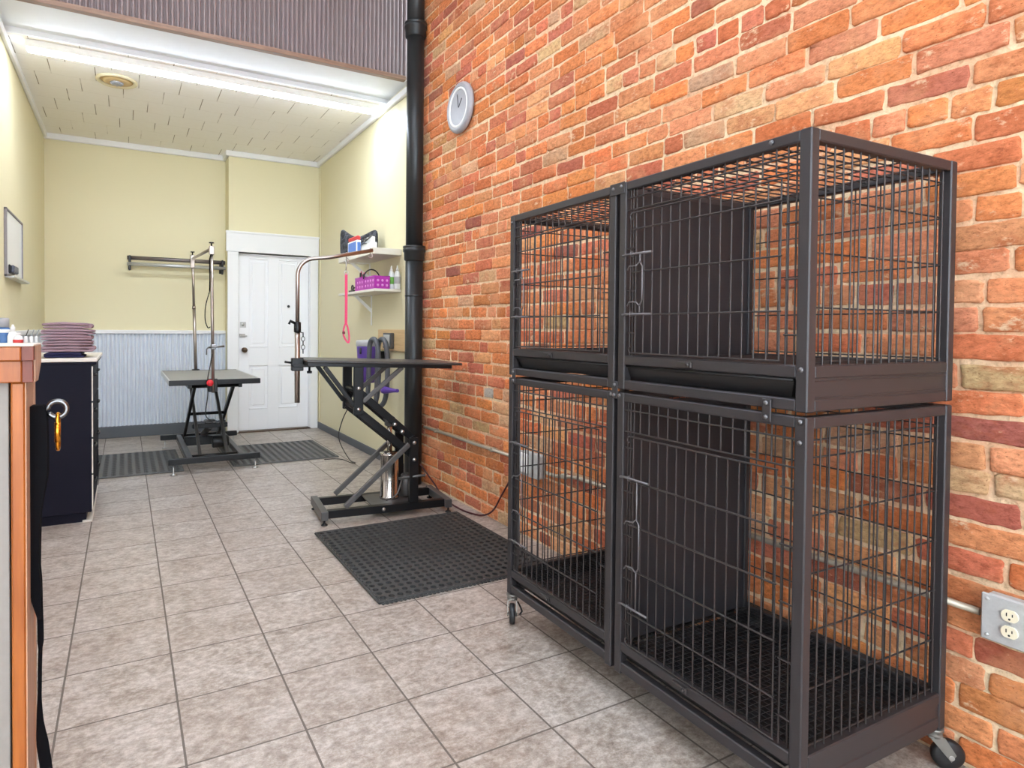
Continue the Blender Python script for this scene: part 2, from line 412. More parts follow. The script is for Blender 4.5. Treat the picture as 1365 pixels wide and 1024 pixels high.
m = MB(); m.box(XL, XL + 0.016, 4.9, YB, 0.0, 0.12, 0.004); struct(m, 'baseboard_left', mt['grey_base'])
# crown trims
m = MB(); m.box(XL, 1.03, YB - 0.035, YB, ZC - 0.06, ZC, 0.006); m.box(0.995, 1.03, YD - 0.02, YB, ZC - 0.06, ZC, 0.004); struct(m, 'trim_4', mt['white_paint'])
m = MB(); m.box(0.995, W, YD - 0.035, YD, ZC - 0.06, ZC, 0.006); struct(m, 'trim_5', mt['white_paint'])
m = MB(); m.box(W - 0.035, W, 4.66, YD, ZC - 0.055, ZC, 0.006); struct(m, 'trim_6', mt['white_paint'])
m = MB(); m.box(XL, XL + 0.03, 4.78, YB, ZC - 0.05, ZC, 0.006); struct(m, 'trim_7', mt['white_paint'])
m = MB(); m.box(W - 0.012, W, YD - 0.075, YD - 0.06, 0.08, ZC - 0.06, 0.003); struct(m, 'trim_8', mt['yellow'])

# brick wall: mortar bed with every brick modelled, one mesh
def brick_wall():
    import numpy as np
    rnd = random.Random(21)
    V = []; F = []; SM = []; MI = []; TI = []
    y0, y1, z1 = -2.6, 4.44, ZT
    def quad(p, mi):
        o = len(V); V.extend(p); F.append([o + k for k in range(len(p))]); SM.append(False); MI.append(mi); TI.append((0.5, 0.4, 0.3, 1))
    quad([(W, y0, 0), (W, y0, z1), (W, y1, z1), (W, y1, 0)], 0)
    quad([(W, y1, 0), (W, y1, z1), (W + .1, y1, z1), (W + .1, y1, 0)], 0)
    cols = [((218, 134, 82), 34), ((216, 140, 98), 26), ((208, 122, 78), 18), ((200, 118, 88), 11), ((222, 156, 108), 13), ((184, 104, 80), 6), ((208, 166, 124), 7), ((168, 98, 80), 1.8), ((190, 180, 160), 1.0)]
    tot = sum(c[1] for c in cols)
    def pick():
        r = rnd.uniform(0, tot)
        for c, w in cols:
            r -= w
            if r <= 0: break
        k = rnd.uniform(0.93, 1.07); return lin(tuple(max(0, min(255, x * k + rnd.uniform(-5, 5))) for x in c))
    H = 0.0750; j = 0.0118; rows = int(z1 / H) + 1
    for r in range(rows):
        zb = r * H + 0.004; header = (r % 7 == 3)
        y = y0 - rnd.uniform(0, 0.2)
        while y < y1:
            hd = header or rnd.random() < 0.06
            L = (0.098 if hd else 0.205) + rnd.uniform(-0.010, 0.012)
            a, b = max(y, y0), min(y + L, y1); y += L + j + rnd.uniform(-0.003, 0.004)
            if b - a < 0.03: continue
            c0, c1 = zb + j / 2 + rnd.uniform(-.003, .003), zb + H - j / 2 + rnd.uniform(-.003, .003)
            if c1 > z1: continue
            wav = lambda yy: 0.004 * math.sin(yy * 1.9 + r * 0.7) + 0.003 * math.sin(yy * 5.1 + r * 2.3)
            pr = 0.0042 + rnd.uniform(-0.0028, 0.0036); tilt = rnd.uniform(-0.0022, 0.0022)
            # outline around the brick, irregular rounded corners
            out = []; nL = 6 if L > 0.15 else 4; cr = rnd.uniform(0.003, 0.009)
            def edge(p, q, n):
                return [(p[0] + (q[0] - p[0]) * i / n, p[1] + (q[1] - p[1]) * i / n) for i in range(n + 1)]
            out += edge((a + cr, c0), (b - cr, c0), nL) + edge((b, c0 + cr), (b, c1 - cr), 2) + edge((b - cr, c1), (a + cr, c1), nL) + edge((a, c1 - cr), (a, c0 + cr), 2)
            out = [(p[0] + rnd.gauss(0, .0016), p[1] + rnd.gauss(0, .0015) + wav(p[0])) for p in out]
            cy, cz = (a + b) / 2, (c0 + c1) / 2
            n = len(out); o = len(V); tint = pick(); hl, hh = (b - a) / 2, (c1 - c0) / 2
            def ring(inset, depth):
                for p in out:
                    dy, dz = p[0] - cy, p[1] - cz
                    V.append((W - depth - tilt * dy / hl - rnd.uniform(0, .0006), cy + dy * (1 - inset / hl), cz + dz * (1 - inset / hh)))
            ring(-0.0015, -0.003); ring(0.0, pr * 0.62); ring(0.0032, pr); ring(0.012, pr + 0.0006)
            for k in range(3):
                for i in range(n):
                    i2 = (i + 1) % n
                    F.append([o + k * n + i, o + (k + 1) * n + i, o + (k + 1) * n + i2, o + k * n + i2]); SM.append(True); MI.append(1); TI.append(tint)
            F.append([o + 3 * n + i for i in range(n)][::-1]); SM.append(True); MI.append(1); TI.append(tint)
    me = bpy.data.meshes.new('wall_right'); me.from_pydata(V, [], F); me.update()
    me.materials.append(mt['mortar']); me.materials.append(mt['brick'])
    me.polygons.foreach_set('use_smooth', SM); me.polygons.foreach_set('material_index', MI)
    ca = me.color_attributes.new('brick_tint', 'FLOAT_COLOR', 'CORNER')
    buf = np.zeros((len(me.loops), 4), dtype=np.float32); k = 0
    for f, tcol in zip(F, TI):
        buf[k:k + len(f)] = tcol; k += len(f)
    ca.data.foreach_set('color', buf.ravel())
    o = bpy.data.objects.new('wall_right', me); COL.objects.link(o); o['kind'] = 'structure'
brick_wall()
m = MB(); m.box(W + 0.002, W + 0.1, -2.7, 4.44, 0, ZT); struct(m, 'wall_right_core', mt['cream'])

# door with casing
m = MB()
m.box(1.015, 1.135, YD - 0.03, YD, 0, 2.055, 0.004); m.box(1.95, 2.045, YD - 0.03, YD, 0, 2.055, 0.004)
m.box(1.0, 2.05, YD - 0.034, YD, 2.055, 2.285, 0.004); m.box(0.995, 2.055, YD - 0.042, YD, 2.262, 2.288, 0.004)
m.box(1.11, 1.14, YD, YD + 0.14, 0, 2.06); m.box(1.945, 1.965, YD, YD + 0.14, 0, 2.06); m.box(1.11, 1.965, YD, YD + 0.14, 2.035, 2.06)
struct(m, 'trim_9', mt['white_paint'])
DY = YD + 0.045
m = MB()
xs = [1.14, 1.262, 1.470, 1.598, 1.814, 1.945]; zs = [0.015, 0.27, 0.76, 0.985, 1.99, 2.035]
m.box(xs[0], xs[-1], DY + 0.014, DY + 0.04, zs[0], zs[-1])
for i in (0, 2, 4): m.box(xs[i], xs[i + 1], DY, DY + 0.02, zs[0], zs[-1], 0.003)
for i in (1, 3):
    for k in (0, 2, 4): m.box(xs[i] - 0.002, xs[i + 1] + 0.002, DY + 0.0005, DY + 0.02, zs[k], zs[k + 1], 0.003)
    for k in (1, 3):
        m.box(xs[i] + 0.03, xs[i + 1] - 0.03, DY + 0.006, DY + 0.02, zs[k] + 0.03, zs[k + 1] - 0.03, 0.006)
        m.box(xs[i], xs[i + 1], DY - 0.006, DY + 0.004, zs[k] - 0.012, zs[k] + 0.002, 0.003)
door = struct(m, 'door_1', mt['door'])
m = MB(); m.lathe([(0.028, 0), (0.028, 0.006), (0.012, 0.01), (0.012, 0.035), (0.026, 0.045), (0.03, 0.06), (0.022, 0.074), (0.0, 0.078)], (1.205, DY, 0.945), (0, -1, 0)); m.build('door_knob', mt['brass'], door)
m = MB(); m.box(1.16, 1.225, DY - 0.004, DY, 1.20, 1.265, 0.002); m.lathe([(0.018, 0), (0.016, 0.02), (0, 0.022)], (1.19, DY - 0.004, 1.235), (0, -1, 0)); m.build('deadbolt', mt['bolt'], door)
m = MB(); m.box(1.155, 1.215, DY - 0.018, DY, 1.09, 1.13, 0.003); m.tube([(1.16, DY - 0.02, 1.11), (1.235, DY - 0.02, 1.105)], 0.006); m.build('slide_bolt', mt['bolt'], door)
m = MB(); m.lathe([(0.016, 0), (0.014, 0.008), (0, 0.009)], (1.71, DY, 1.455), (0, -1, 0)); m.build('peephole', mt['black'], door)
m = MB(); m.box(1.11, 1.965, YD - 0.03, YD + 0.14, 0.0, 0.014, 0.002); struct(m, 'trim_10', mt['brass'])

# ------------------------------------------------------------------ lights
lt = thing('led_strip_light', (0.69, 5.22, ZC), 'long glowing white strip light spanning the rear ceiling behind the soffit', 'light')
m = MB(); m.box(-0.6, 1.985, 5.172, 5.268, ZC - 0.052, ZC + 0.001, 0.004); m.build('housing', mt['white_plastic'], lt)
m = MB(); m.box(-0.598, 1.983, 5.178, 5.262, ZC - 0.064, ZC - 0.050, 0.005); m.build('diffuser', mt['lamp'], lt)
for i, y in enumerate((3.0, 0.9, -1.2)):  # lamps out of view, added to light the front room
    f = thing('fill_ceiling_lamp', (0.2, y, ZT), 'long white ceiling lamp added out of view over the ' + ('brick wall kennel end', 'middle of the front room', 'street end of the front room')[i], 'light', 'added front room ceiling lamps')
    m = MB(); m.box(-1.2, 1.5, y - 0.09, y + 0.09, ZT - 0.05, ZT, 0.004); m.build('housing', mt['white_plastic'], f)
    m = MB(); m.box(-1.19, 1.49, y - 0.08, y + 0.08, ZT - 0.075, ZT - 0.049, 0.008); m.build('diffuser', mt['lamp_front_fill'], f)

# round ceiling vent
v = thing('ceiling_vent', (-0.055, 5.70, ZC), 'round cream ceiling vent with a dull metal centre', 'vent')
m = MB(); m.lathe([(0.150, 0.0), (0.150, -0.010), (0.138, -0.018), (0.125, -0.014), (0.120, -0.004), (0.118, 0.0)], (-0.055, 5.70, ZC), (0, 0, 1), 36); m.build('rim', mt['cream'], v)
m = MB(); m.lathe([(0.118, -0.003), (0.09, -0.016), (0.06, -0.022), (0.05, -0.02)], (-0.055, 5.70, ZC), (0, 0, 1), 36); m.build('plate', M('vent_tan', (206, 178, 128), 0.6), v)
m = MB(); m.lathe([(0.05, -0.02), (0.046, -0.028), (0.0, -0.03)], (-0.055, 5.70, ZC), (0, 0, 1), 24)
for k in range(4):
    a = k * PI / 4; m.bar((-0.055 - 0.045 * math.cos(a), 5.7 - 0.045 * math.sin(a), ZC - 0.031), (-0.055 + 0.045 * math.cos(a), 5.7 + 0.045 * math.sin(a), ZC - 0.031), 0.012, 0.006)
m.build('diffuser_cone', mt['grey_plastic'], v)

# ------------------------------------------------------------------ pipe
PX, PY = 1.975, 4.375
p = thing('drain_pipe', (PX, PY, 0), 'tall black cast iron drain pipe rising beside the brick wall corner', 'pipe')
m = MB(); m.lathe([(0.068, 0), (0.068, 1.74)], (PX, PY, 0), n=32); m.lathe([(0.066, 1.80), (0.066, 3.50)], (PX, PY, 0), n=32); m.lathe([(0.067, 3.5), (0.067, ZT)], (PX, PY, 0), n=32); m.build('pipe_shaft', mt['pipe'], p)
for zc in (1.735, 3.44):
    m = MB(); m.lathe([(0.068, zc - 0.01), (0.078, zc + 0.0), (0.080, zc + 0.055), (0.088, zc + 0.062), (0.088, zc + 0.082), (0.083, zc + 0.086), (0.088, zc + 0.092), (0.088, zc + 0.104), (0.066, zc + 0.108)], (PX, PY, 0), n=32)
    m.build('collar', mt['pipe'], p)
m = MB(); m.lathe([(0.0675, 1.45), (0.0705, 1.453), (0.0705, 1.462), (0.0675, 1.465)], (PX, PY, 0), n=32); m.build('seam', mt['pipe'], p)

# ------------------------------------------------------------------ wall clock
c = thing('wall_clock', (W - 0.012, 3.75, 2.72), 'round grey rimmed wall clock hung high on the bricks', 'clock')
ax = (-1, 0, 0); cc = (W - 0.012, 3.75, 2.72)
m = MB(); m.lathe([(0.150, 0.0), (0.168, 0.004), (0.172, 0.016), (0.168, 0.030), (0.150, 0.042), (0.136, 0.038), (0.130, 0.030)], cc, ax, 48); m.build('rim', M('clock_grey', (160, 160, 164), 0.45), c)
m = MB(); m.lathe([(0.1345, 0.026), (0.1345, 0.037), (0.124, 0.040), (0.120, 0.036), (0.120, 0.026)], cc, ax, 48); m.build('inner_ring', mt['white_plastic'], c)
m = MB(); m.lathe([(0.0, 0.022), (0.121, 0.022), (0.121, 0.028), (0.0, 0.0285)], cc, ax, 48); m.build('face', mt['clock_face'], c)
xh = W - 0.012 - 0.031
m = MB(); m.bar((xh, 3.75, 2.72), (xh, 3.75 - 0.045, 2.72 + 0.05), 0.008, 0.002, 0, (0, 0.7, 0.7)); m.build('hour_hand', mt['black'], c)
m = MB(); m.bar((xh - .001, 3.75, 2.72), (xh - .001, 3.75 + 0.02, 2.72 + 0.095), 0.005, 0.002, 0, (0, 1, 0)); m.build('minute_hand', mt['black'], c)

# ------------------------------------------------------------------ conduit, boxes, cords
xw = W - 0.024
e = thing('electrical_conduit', (xw, 2.6, 0.447), 'thin metal conduit running low along the brick wall', 'conduit')
m = MB(); m.tube([(xw, 4.30, 0.447), (xw, 2.955, 0.447)], 0.0098, 10); m.tube(smooth_path([(xw, 2.755, 0.42), (xw, 2.65, 0.421), (xw, 2.5, 0.445), (xw, 2.3, 0.449), (xw, 0.79, 0.452)], 6), 0.0098, 10); m.build('tube', mt['conduit'], e)
for y, z in ((4.1, 0.447), (3.3, 0.447), (2.58, 0.434), (1.55, 0.45)):
    m = MB(); m.box(W - 0.036, W - 0.004, y - 0.012, y + 0.012, z - 0.014, z + 0.013, 0.003); m.build('clamp', mt['conduit'], e)
def elec_box(name, y0, y1, z0, z1, label, sockets=True):
    b = thing(name, (W - 0.025, (y0 + y1) / 2, (z0 + z1) / 2), label, 'outlet'); x1 = W - 0.004; x0 = W - 0.052
    m = MB(); m.box(x0 + 0.006, x1, y0, y1, z0, z1, 0.010); m.build('box', mt['box_steel'], b)
    m = MB(); m.box(x0, x0 + 0.007, y0 - 0.002, y1 + 0.002, z0 - 0.002, z1 + 0.002, 0.004)
    for yy, zz in ((y0 + 0.012, z1 - 0.012), (y1 - 0.012, z0 + 0.012), (y1 - 0.012, z1 - 0.012)): m.lathe([(0.005, 0), (0.004, 0.003), (0, 0.0035)], (x0, yy, zz), (-1, 0, 0), 10)
    m.build('cover_plate', mt['box_steel'], b)
    yc = (y0 + y1) / 2
    if sockets:
        for zc in ((z0 + z1) / 2 + 0.021, (z0 + z1) / 2 - 0.021):
            pts = []
            for k in range(28):
                a = 2 * PI * k / 28; pts.append((x0, yc + 0.0175 * math.cos(a) * 1.0, zc + max(-0.0145, min(0.0145, 0.0175 * math.sin(a)))))
            m = MB(); m.extrude(pts[::-1], (-0.006, 0, 0)); s_ = m.build('socket', mt['ivory'], b)
            m = MB()
            for dy, h in ((-0.006, 0.0045), (0.006, 0.0055)): m.box(x0 - 0.0066, x0 - 0.0055, yc + dy - 0.0011, yc + dy + 0.0011, zc + 0.001 - h + 0.003, zc + 0.001 + h + 0.001)
            m.lathe([(0.0026, 0), (0.0026, 0.0006)], (x0 - 0.006, yc, zc - 0.008), (-1, 0, 0), 10); m.build('slots', mt['black'], s_)
        m = MB(); m.lathe([(0.003, 0), (0.002, 0.002), (0, 0.0022)], (x0, yc, (z0 + z1) / 2), (-1, 0, 0), 8); m.build('screw', mt['bolt'], b)
    return b
elec_box('outlet_box', 0.655, 0.776, 0.397, 0.516, 'grey metal outlet box with two ivory sockets beside the kennel')
jb = elec_box('junction_box', 2.765, 2.945, 0.375, 0.510, 'pale junction box on the bricks behind the small kennel bay', False)
m = MB(); m.box(W - 0.062, W - 0.050, 2.86, 2.94, 0.39, 0.50, 0.004); m.build('switch_plate', mt['white_plastic'], jb)
xc = W - 0.035
m = MB(); m.tube(smooth_path([(1.93, 4.14, 0.20), (2.0, 4.05, 0.07), (1.985, 3.86, 0.010), (1.965, 3.6, 0.007), (1.99, 3.45, 0.007), (2.018, 3.36, 0.02), (2.03, 3.27, 0.075), (2.03, 3.18, 0.185), (2.03, 3.06, 0.33), (2.02, 2.975, 0.388)], 8), 0.0058, 8)
m.lathe([(0.006, 0), (0.013, 0.01), (0.013, 0.04), (0.007, 0.045)], (2.012, 2.985, 0.392), (0, -1, 0), 12)
tag(m.build('power_cord', mt['dark_red'], None, (2.0, 3.5, 0.01)), 'dark power cord curving up the bricks to the junction box', 'cord')

# ------------------------------------------------------------------ kennel
KO = Vector((1.367, 0.859, 0)); KA = -0.022
kv = Vector((math.cos(KA), math.sin(KA), 0)); ku = Vector((-math.sin(KA), math.cos(KA), 0))
def KX(p): return KO + kv * p[0] + ku * p[1] + Vector((0, 0, p[2]))
KL, KD = 1.278, 0.625; PW = 0.03
k = thing('stacked_dog_kennel', tuple(KX(Vector((KD / 2, KL / 2, 0)))), 'two-tier charcoal wire dog kennel on casters against the brick wall', 'kennel')
def kb(name, mat, *b, bev=0.003, label=None):
    m = MB(KX); m.box(*b, bev); return m.build(name, mat, k, None, label)
ZB, ZF0, ZF1 = 0.115, 0.188, 0.218      # lower: base, floor rail
ZL = 1.008; ZU = 1.018                   # top of the lower unit, base of the upper
ZG0, ZG1 = 1.096, 1.126; ZTOP = 1.668
mid0, mid1 = 0.598, 0.675
CH = mt['charcoal']
for z0, z1 in ((ZB, ZL), (ZU, ZTOP)):
    for x0, y0 in ((0, 0), (KD - PW, 0), (0, KL - PW), (KD - PW, KL - PW), (0, mid0), (0, mid1 - PW), (KD - PW, (mid0 + mid1) / 2 - PW / 2)):
        kb('post', CH, x0, x0 + PW, y0, y0 + PW, z0, z1)
bays = ((PW, mid0), (mid1, KL - PW))     # near wide bay is first
def rails(z0, z1, front=True, back=True, sides=True):
    h = 0.001
    if front:
        for y0, y1 in bays: kb('rail', CH, 0.001, PW - 0.001, y0 - h, y1 + h, z0, z1)
    if back: kb('rail', CH, KD - PW + 0.001, KD - 0.001, PW - h, KL - PW + h, z0, z1)
    if sides:
        for y0 in (0.001, KL - PW + 0.001): kb('rail', CH, PW - h, KD - PW + h, y0, y0 + PW - 0.002, z0, z1)
rails(ZTOP - 0.028, ZTOP - 0.0005)
rails(ZG0, ZG1); rails(ZU + 0.001, ZU + 0.029)
rails(ZL - 0.028, ZL - 0.0005); rails(ZF0, ZF1); rails(ZB + 0.008, ZB + 0.040)
# crossbar under the top between the two bays
kb('rail', CH, PW, KD - PW, (mid0 + mid1) / 2 - 0.015, (mid0 + mid1) / 2 + 0.015, ZTOP - 0.028, ZTOP - 0.001)
kb('rail', CH, PW, KD - PW, (mid0 + mid1) / 2 - 0.015, (mid0 + mid1) / 2 + 0.015, ZL - 0.028, ZL - 0.001)
# solid side panels at the tray zones
for y0 in (0.004, KL - 0.012):
    kb('side_panel', CH, PW - 0.001, KD - PW + 0.001, y0, y0 + 0.008, ZU + 0.026, ZG0 + 0.004, bev=0.001)
    kb('side_panel', CH, PW - 0.001, KD - PW + 0.001, y0, y0 + 0.008, ZB + 0.001, ZF0 + 0.004, bev=0.001)
    m = MB(KX); yy = y0 - 0.0005 if y0 < 0.1 else y0 + 0.0085
    for zz in (ZU + 0.034, ZG0 - 0.006): m.bar((PW, yy, zz), (KD - PW, yy, zz), 0.003, 0.003, 0.001)
    m.build('panel_ridge', CH, k)
# dividers
for z0, z1 in ((ZF1 - 0.005, ZL - 0.03), (ZG1 - 0.005, ZTOP - 0.029)):
    m = MB(KX); yy = mid0 + 0.012; m.box(PW + 0.002, KD - PW - 0.002, yy, yy + 0.006, z0, z1, 0.001)
    m.box(PW + 0.002, PW + 0.016, yy - 0.006, yy + 0.010, z0, z1, 0.002); m.box(KD - PW - 0.016, KD - PW - 0.002, yy - 0.006, yy + 0.010, z0, z1, 0.002)
    m.build('divider_panel', mt['black_sheet'], k)
WR = 0.0024
def wire(m, a, b, r=WR): m.tube([a, b], r, 6, False, False)
def seq(a, b, step):
    n = max(1, round((b - a) / step)); return [a + (b - a) * i / n for i in range(n + 1)]
# grids
for tier, (z0, z1) in enumerate(((ZF1, ZL - 0.028), (ZG1, ZTOP - 0.028))):
    hz = [z0 + 0.008] + [z0 + 0.006 + (0.137 if tier == 0 else 0.128) * i for i in range(1, 6) if z0 + 0.13 * i < z1 - 0.06] + [z1 - 0.03]
    for y0, y1 in bays:
        m = MB(KX); x = KD - PW / 2
        for y in seq(y0 + 0.012, y1 - 0.012, 0.036): wire(m, (x, y, z0), (x, y, z1))
        for z in hz: wire(m, (x - 0.004, y0, z), (x - 0.004, y1, z))
        m.build('back_grid', mt['wire'], k)
    for y in (PW / 2, KL - PW / 2):
        m = MB(KX)
        for x in seq(PW + 0.012, KD - PW - 0.012, 0.0335): wire(m, (x, y, z0), (x, y, z1))
        for z in hz: wire(m, (PW, y + 0.004, z), (KD - PW, y + 0.004, z))
        m.build('side_grid', mt['wire'], k)
# top grids
for z, nm in ((ZTOP - 0.016, 'top_grid'),):
    for y0, y1 in bays:
        m = MB(KX)
        for y in seq(y0 + 0.01, y1 - 0.005, 0.037): wire(m, (PW, y, z), (KD - PW, y, z))
        for x in seq(PW + 0.06, KD - PW - 0.06, 0.115): wire(m, (x, y0, z - 0.004), (x, y1, z - 0.004))
        m.build(nm, mt['wire'], k)
# floor grates and trays
for zf in (ZF1 - 0.006, ZG1 - 0.006):
    for y0, y1 in bays:
        m = MB(KX); m2 = 0.0014
        for y in seq(y0, y1, 0.019): m.tube([(PW, y, zf), (KD - PW, y, zf)], m2, 4, False, False)
        for x in seq(PW, KD - PW, 0.019): m.tube([(x, y0 - 0.012, zf - 0.003), (x, y1 + 0.012, zf - 0.003)], m2, 4, False, False)
        for x in seq(PW + 0.02, KD - PW - 0.02, 0.18): m.tube([(x, y0, zf - 0.008), (x, y1, zf - 0.008)], 0.003, 6, False, False)
        m.build('floor_grate', mt['grate'], k)
def tray(x0, x1, y0, y1, zb, zt, dark=0.02):
    """open pan with sloping sides and a rolled lip"""
    m = MB(KX); t = 0.003; s_ = 0.018
    b = [(x0 + s_, y0 + s_, zb), (x1 - s_, y0 + s_, zb), (x1 - s_, y1 - s_, zb), (x0 + s_, y1 - s_, zb)]
    T = [(x0, y0, zt), (x1, y0, zt), (x1, y1, zt), (x0, y1, zt)]
    def off(p, d): cx, cy = (x0 + x1) / 2, (y0 + y1) / 2; return (p[0] + (d if p[0] < cx else -d), p[1] + (d if p[1] < cy else -d), p[2])
    bi = [(*off(p, t)[:2], p[2] + t) for p in b]; ti = [off(p, t) for p in T]
    fs = [(3, 2, 1, 0), (8, 9, 10, 11)]
    for i in range(4):
        j = (i + 1) % 4; fs += [(i, j, 4 + j, 4 + i), (8 + j, 8 + i, 12 + i, 12 + j), (4 + i, 4 + j, 12 + j, 12 + i)]
    m.add(b + T + bi + ti, fs)
    m.tube([(x0, y0, zt), (x0, y1, zt)], 0.0045, 6); 
    return m
for zb, zt in ((ZU + 0.031, ZG0 - 0.005), (ZB + 0.043, ZF0 - 0.004)):
    for (y0, y1) in ((0.04, mid0 + 0.02), (mid1 - 0.02, KL - 0.04)):
        tray(0.012, KD - 0.012, y0, y1, zb, zt).build('tray', mt['black_tray'], k)
# fronts: fixed grid + door with latch per bay
for tier, (z0, z1) in enumerate(((ZF1, ZL - 0.028), (ZG1, ZTOP - 0.028))):
    zd1 = (0.875 if tier == 0 else 1.565); zstep = 0.137 if tier == 0 else 0.131
    for bi_, (y0, y1) in enumerate(bays):
        x = 0.012
        ya, yb = y0 + 0.045, y1 - 0.042         # door opening; yb is the latch side
        m = MB(KX)
        for y in (y0 + 0.012, y0 + 0.034, y1 - 0.010, y1 - 0.022, y1 - 0.036): wire(m, (x, y, z0), (x, y, z1))
        for y in seq(ya + 0.02, yb - 0.02, 0.036): wire(m, (x, y, zd1 + 0.012), (x, y, z1))
        for z in ((zd1 + 0.012), z1 - 0.026): wire(m, (x - 0.004, y0, z), (x - 0.004, y1, z), 0.0025)
        z = z0 + 0.07
        while z < zd1:
            wire(m, (x - 0.004, y0, z), (x - 0.004, y0 + 0.036, z)); wire(m, (x - 0.004, y1 - 0.038, z), (x - 0.004, y1, z)); z += zstep
        m.build('front_grid', mt['wire'], k)
        m = MB(KX); xd = 0.004
        for y in seq(ya, yb, 0.0355): wire(m, (xd, y, z0 + 0.008), (xd, y, zd1), 0.0023)
        zz = [z0 + 0.008]; z = z0 + 0.012 + (0.097 if tier == 0 else 0.114)
        while z < zd1 - 0.02: zz.append(z); z += zstep
        zz.append(zd1)
        for z in zz: wire(m, (xd - 0.004, ya - 0.006, z), (xd - 0.004, yb + 0.012, z), 0.0026)
        # curled corners at the latch side
        for z, sg in ((zd1, -1), (z0 + 0.008, 1)):
            m.tube(arc((xd - 0.004, yb + 0.012, z + sg * 0.010), 0.010, -sg * PI / 2, sg * PI / 2, 8, (0, 1, 0), (0, 0, 1)), 0.0026, 6)
        d = m.build('door', mt['wire'], k)
        zc = (z0 + zd1) / 2; hh = 0.092 if tier == 1 else 0.20
        for z in (zc - hh, zc + hh):
            m = MB(KX); m.tube([(xd - 0.010, yb - 0.075, z), (xd - 0.010, yb + 0.03, z), (xd - 0.012, yb + 0.045, z - 0.002)], 0.0036, 8)
            m.tube(arc((xd - 0.010, yb + 0.006, z), 0.007, 0, 2 * PI, 10, (1, 0, 0), (0, 0, 1))[:-1], 0.002, 6, True); m.build('latch_rod', mt['wire_bright'], d)
        m = MB(KX); q = 0.055 if tier == 1 else 0.07; yq = yb - 0.028
        m.tube([(xd - 0.010, yq, zc - hh), (xd - 0.010, yq, zc - q - 0.012), (xd - 0.014, yq + 0.012, zc - q), (xd - 0.020, yq + 0.034, zc - q), (xd - 0.020, yq + 0.042, zc - q - 0.012)], 0.0024, 6)
        m.tube([(xd - 0.010, yq, zc + hh), (xd - 0.010, yq, zc + q + 0.012), (xd - 0.014, yq + 0.012, zc + q), (xd - 0.020, yq + 0.034, zc + q), (xd - 0.020, yq + 0.042, zc + q - 0.012)], 0.0024, 6)
        m.tube([(xd - 0.010, yq, zc - q - 0.012), (xd - 0.010, yq - 0.010, zc - q + 0.004), (xd - 0.010, yq - 0.010, zc + q - 0.004), (xd - 0.010, yq, zc + q + 0.012)], 0.0024, 6)
        m.build('latch_handle', mt['wire_bright'], d)
        # swivel catch on the floor rail
        m = MB(KX); yc = (y0 + y1) / 2 + 0.05; zc2 = z0 - 0.016
        m.box(-0.006, 0.001, yc - 0.035, yc + 0.02, zc2 - 0.010, zc2 + 0.008, 0.002); m.lathe([(0.006, 0), (0.005, 0.004), (0, 0.005)], tuple(Vector((-0.006, yc - 0.024, zc2))), (-1, 0, 0), 10); m.build('tray_catch', mt['wire'], k)
# joining plates with bolts
for y in (0.10, (mid0 + mid1) / 2, KL - 0.04):
    m = MB(KX); m.box(-0.004, 0.001, y - 0.012, y + 0.012, 0.986, 1.042, 0.0015); b = m.build('joining_plate', CH, k)
    for z in (0.997, 1.031):
        m = MB(KX); m.lathe([(0.007, 0), (0.006, 0.004), (0, 0.005)], (-0.004, y, z), (-1, 0, 0), 10); m.build('bolt', mt['wire_bright'], b)
for y, z in ((0.015, ZG0 + 0.02), (0.015, ZL - 0.012), (0.015, ZL - 0.06), (mid0 + 0.02, ZTOP - 0.012), (mid1 - 0.02, ZTOP - 0.014), (mid0 + 0.018, ZL - 0.01), (mid1 - 0.02, ZL - 0.01), (0.10, ZTOP - 0.012), (KL - 0.015, ZTOP - 0.03)):
    m = MB(KX); m.lathe([(0.0065, 0), (0.0055, 0.004), (0, 0.005)], (0, y, z), (-1, 0, 0), 10); m.build('frame_bolt', mt['wire_bright'], k)
kb('corner_plate', CH, -0.003, 0.0, mid0 + 0.004, mid1 - 0.004, ZTOP - 0.035, ZTOP + 0.002)
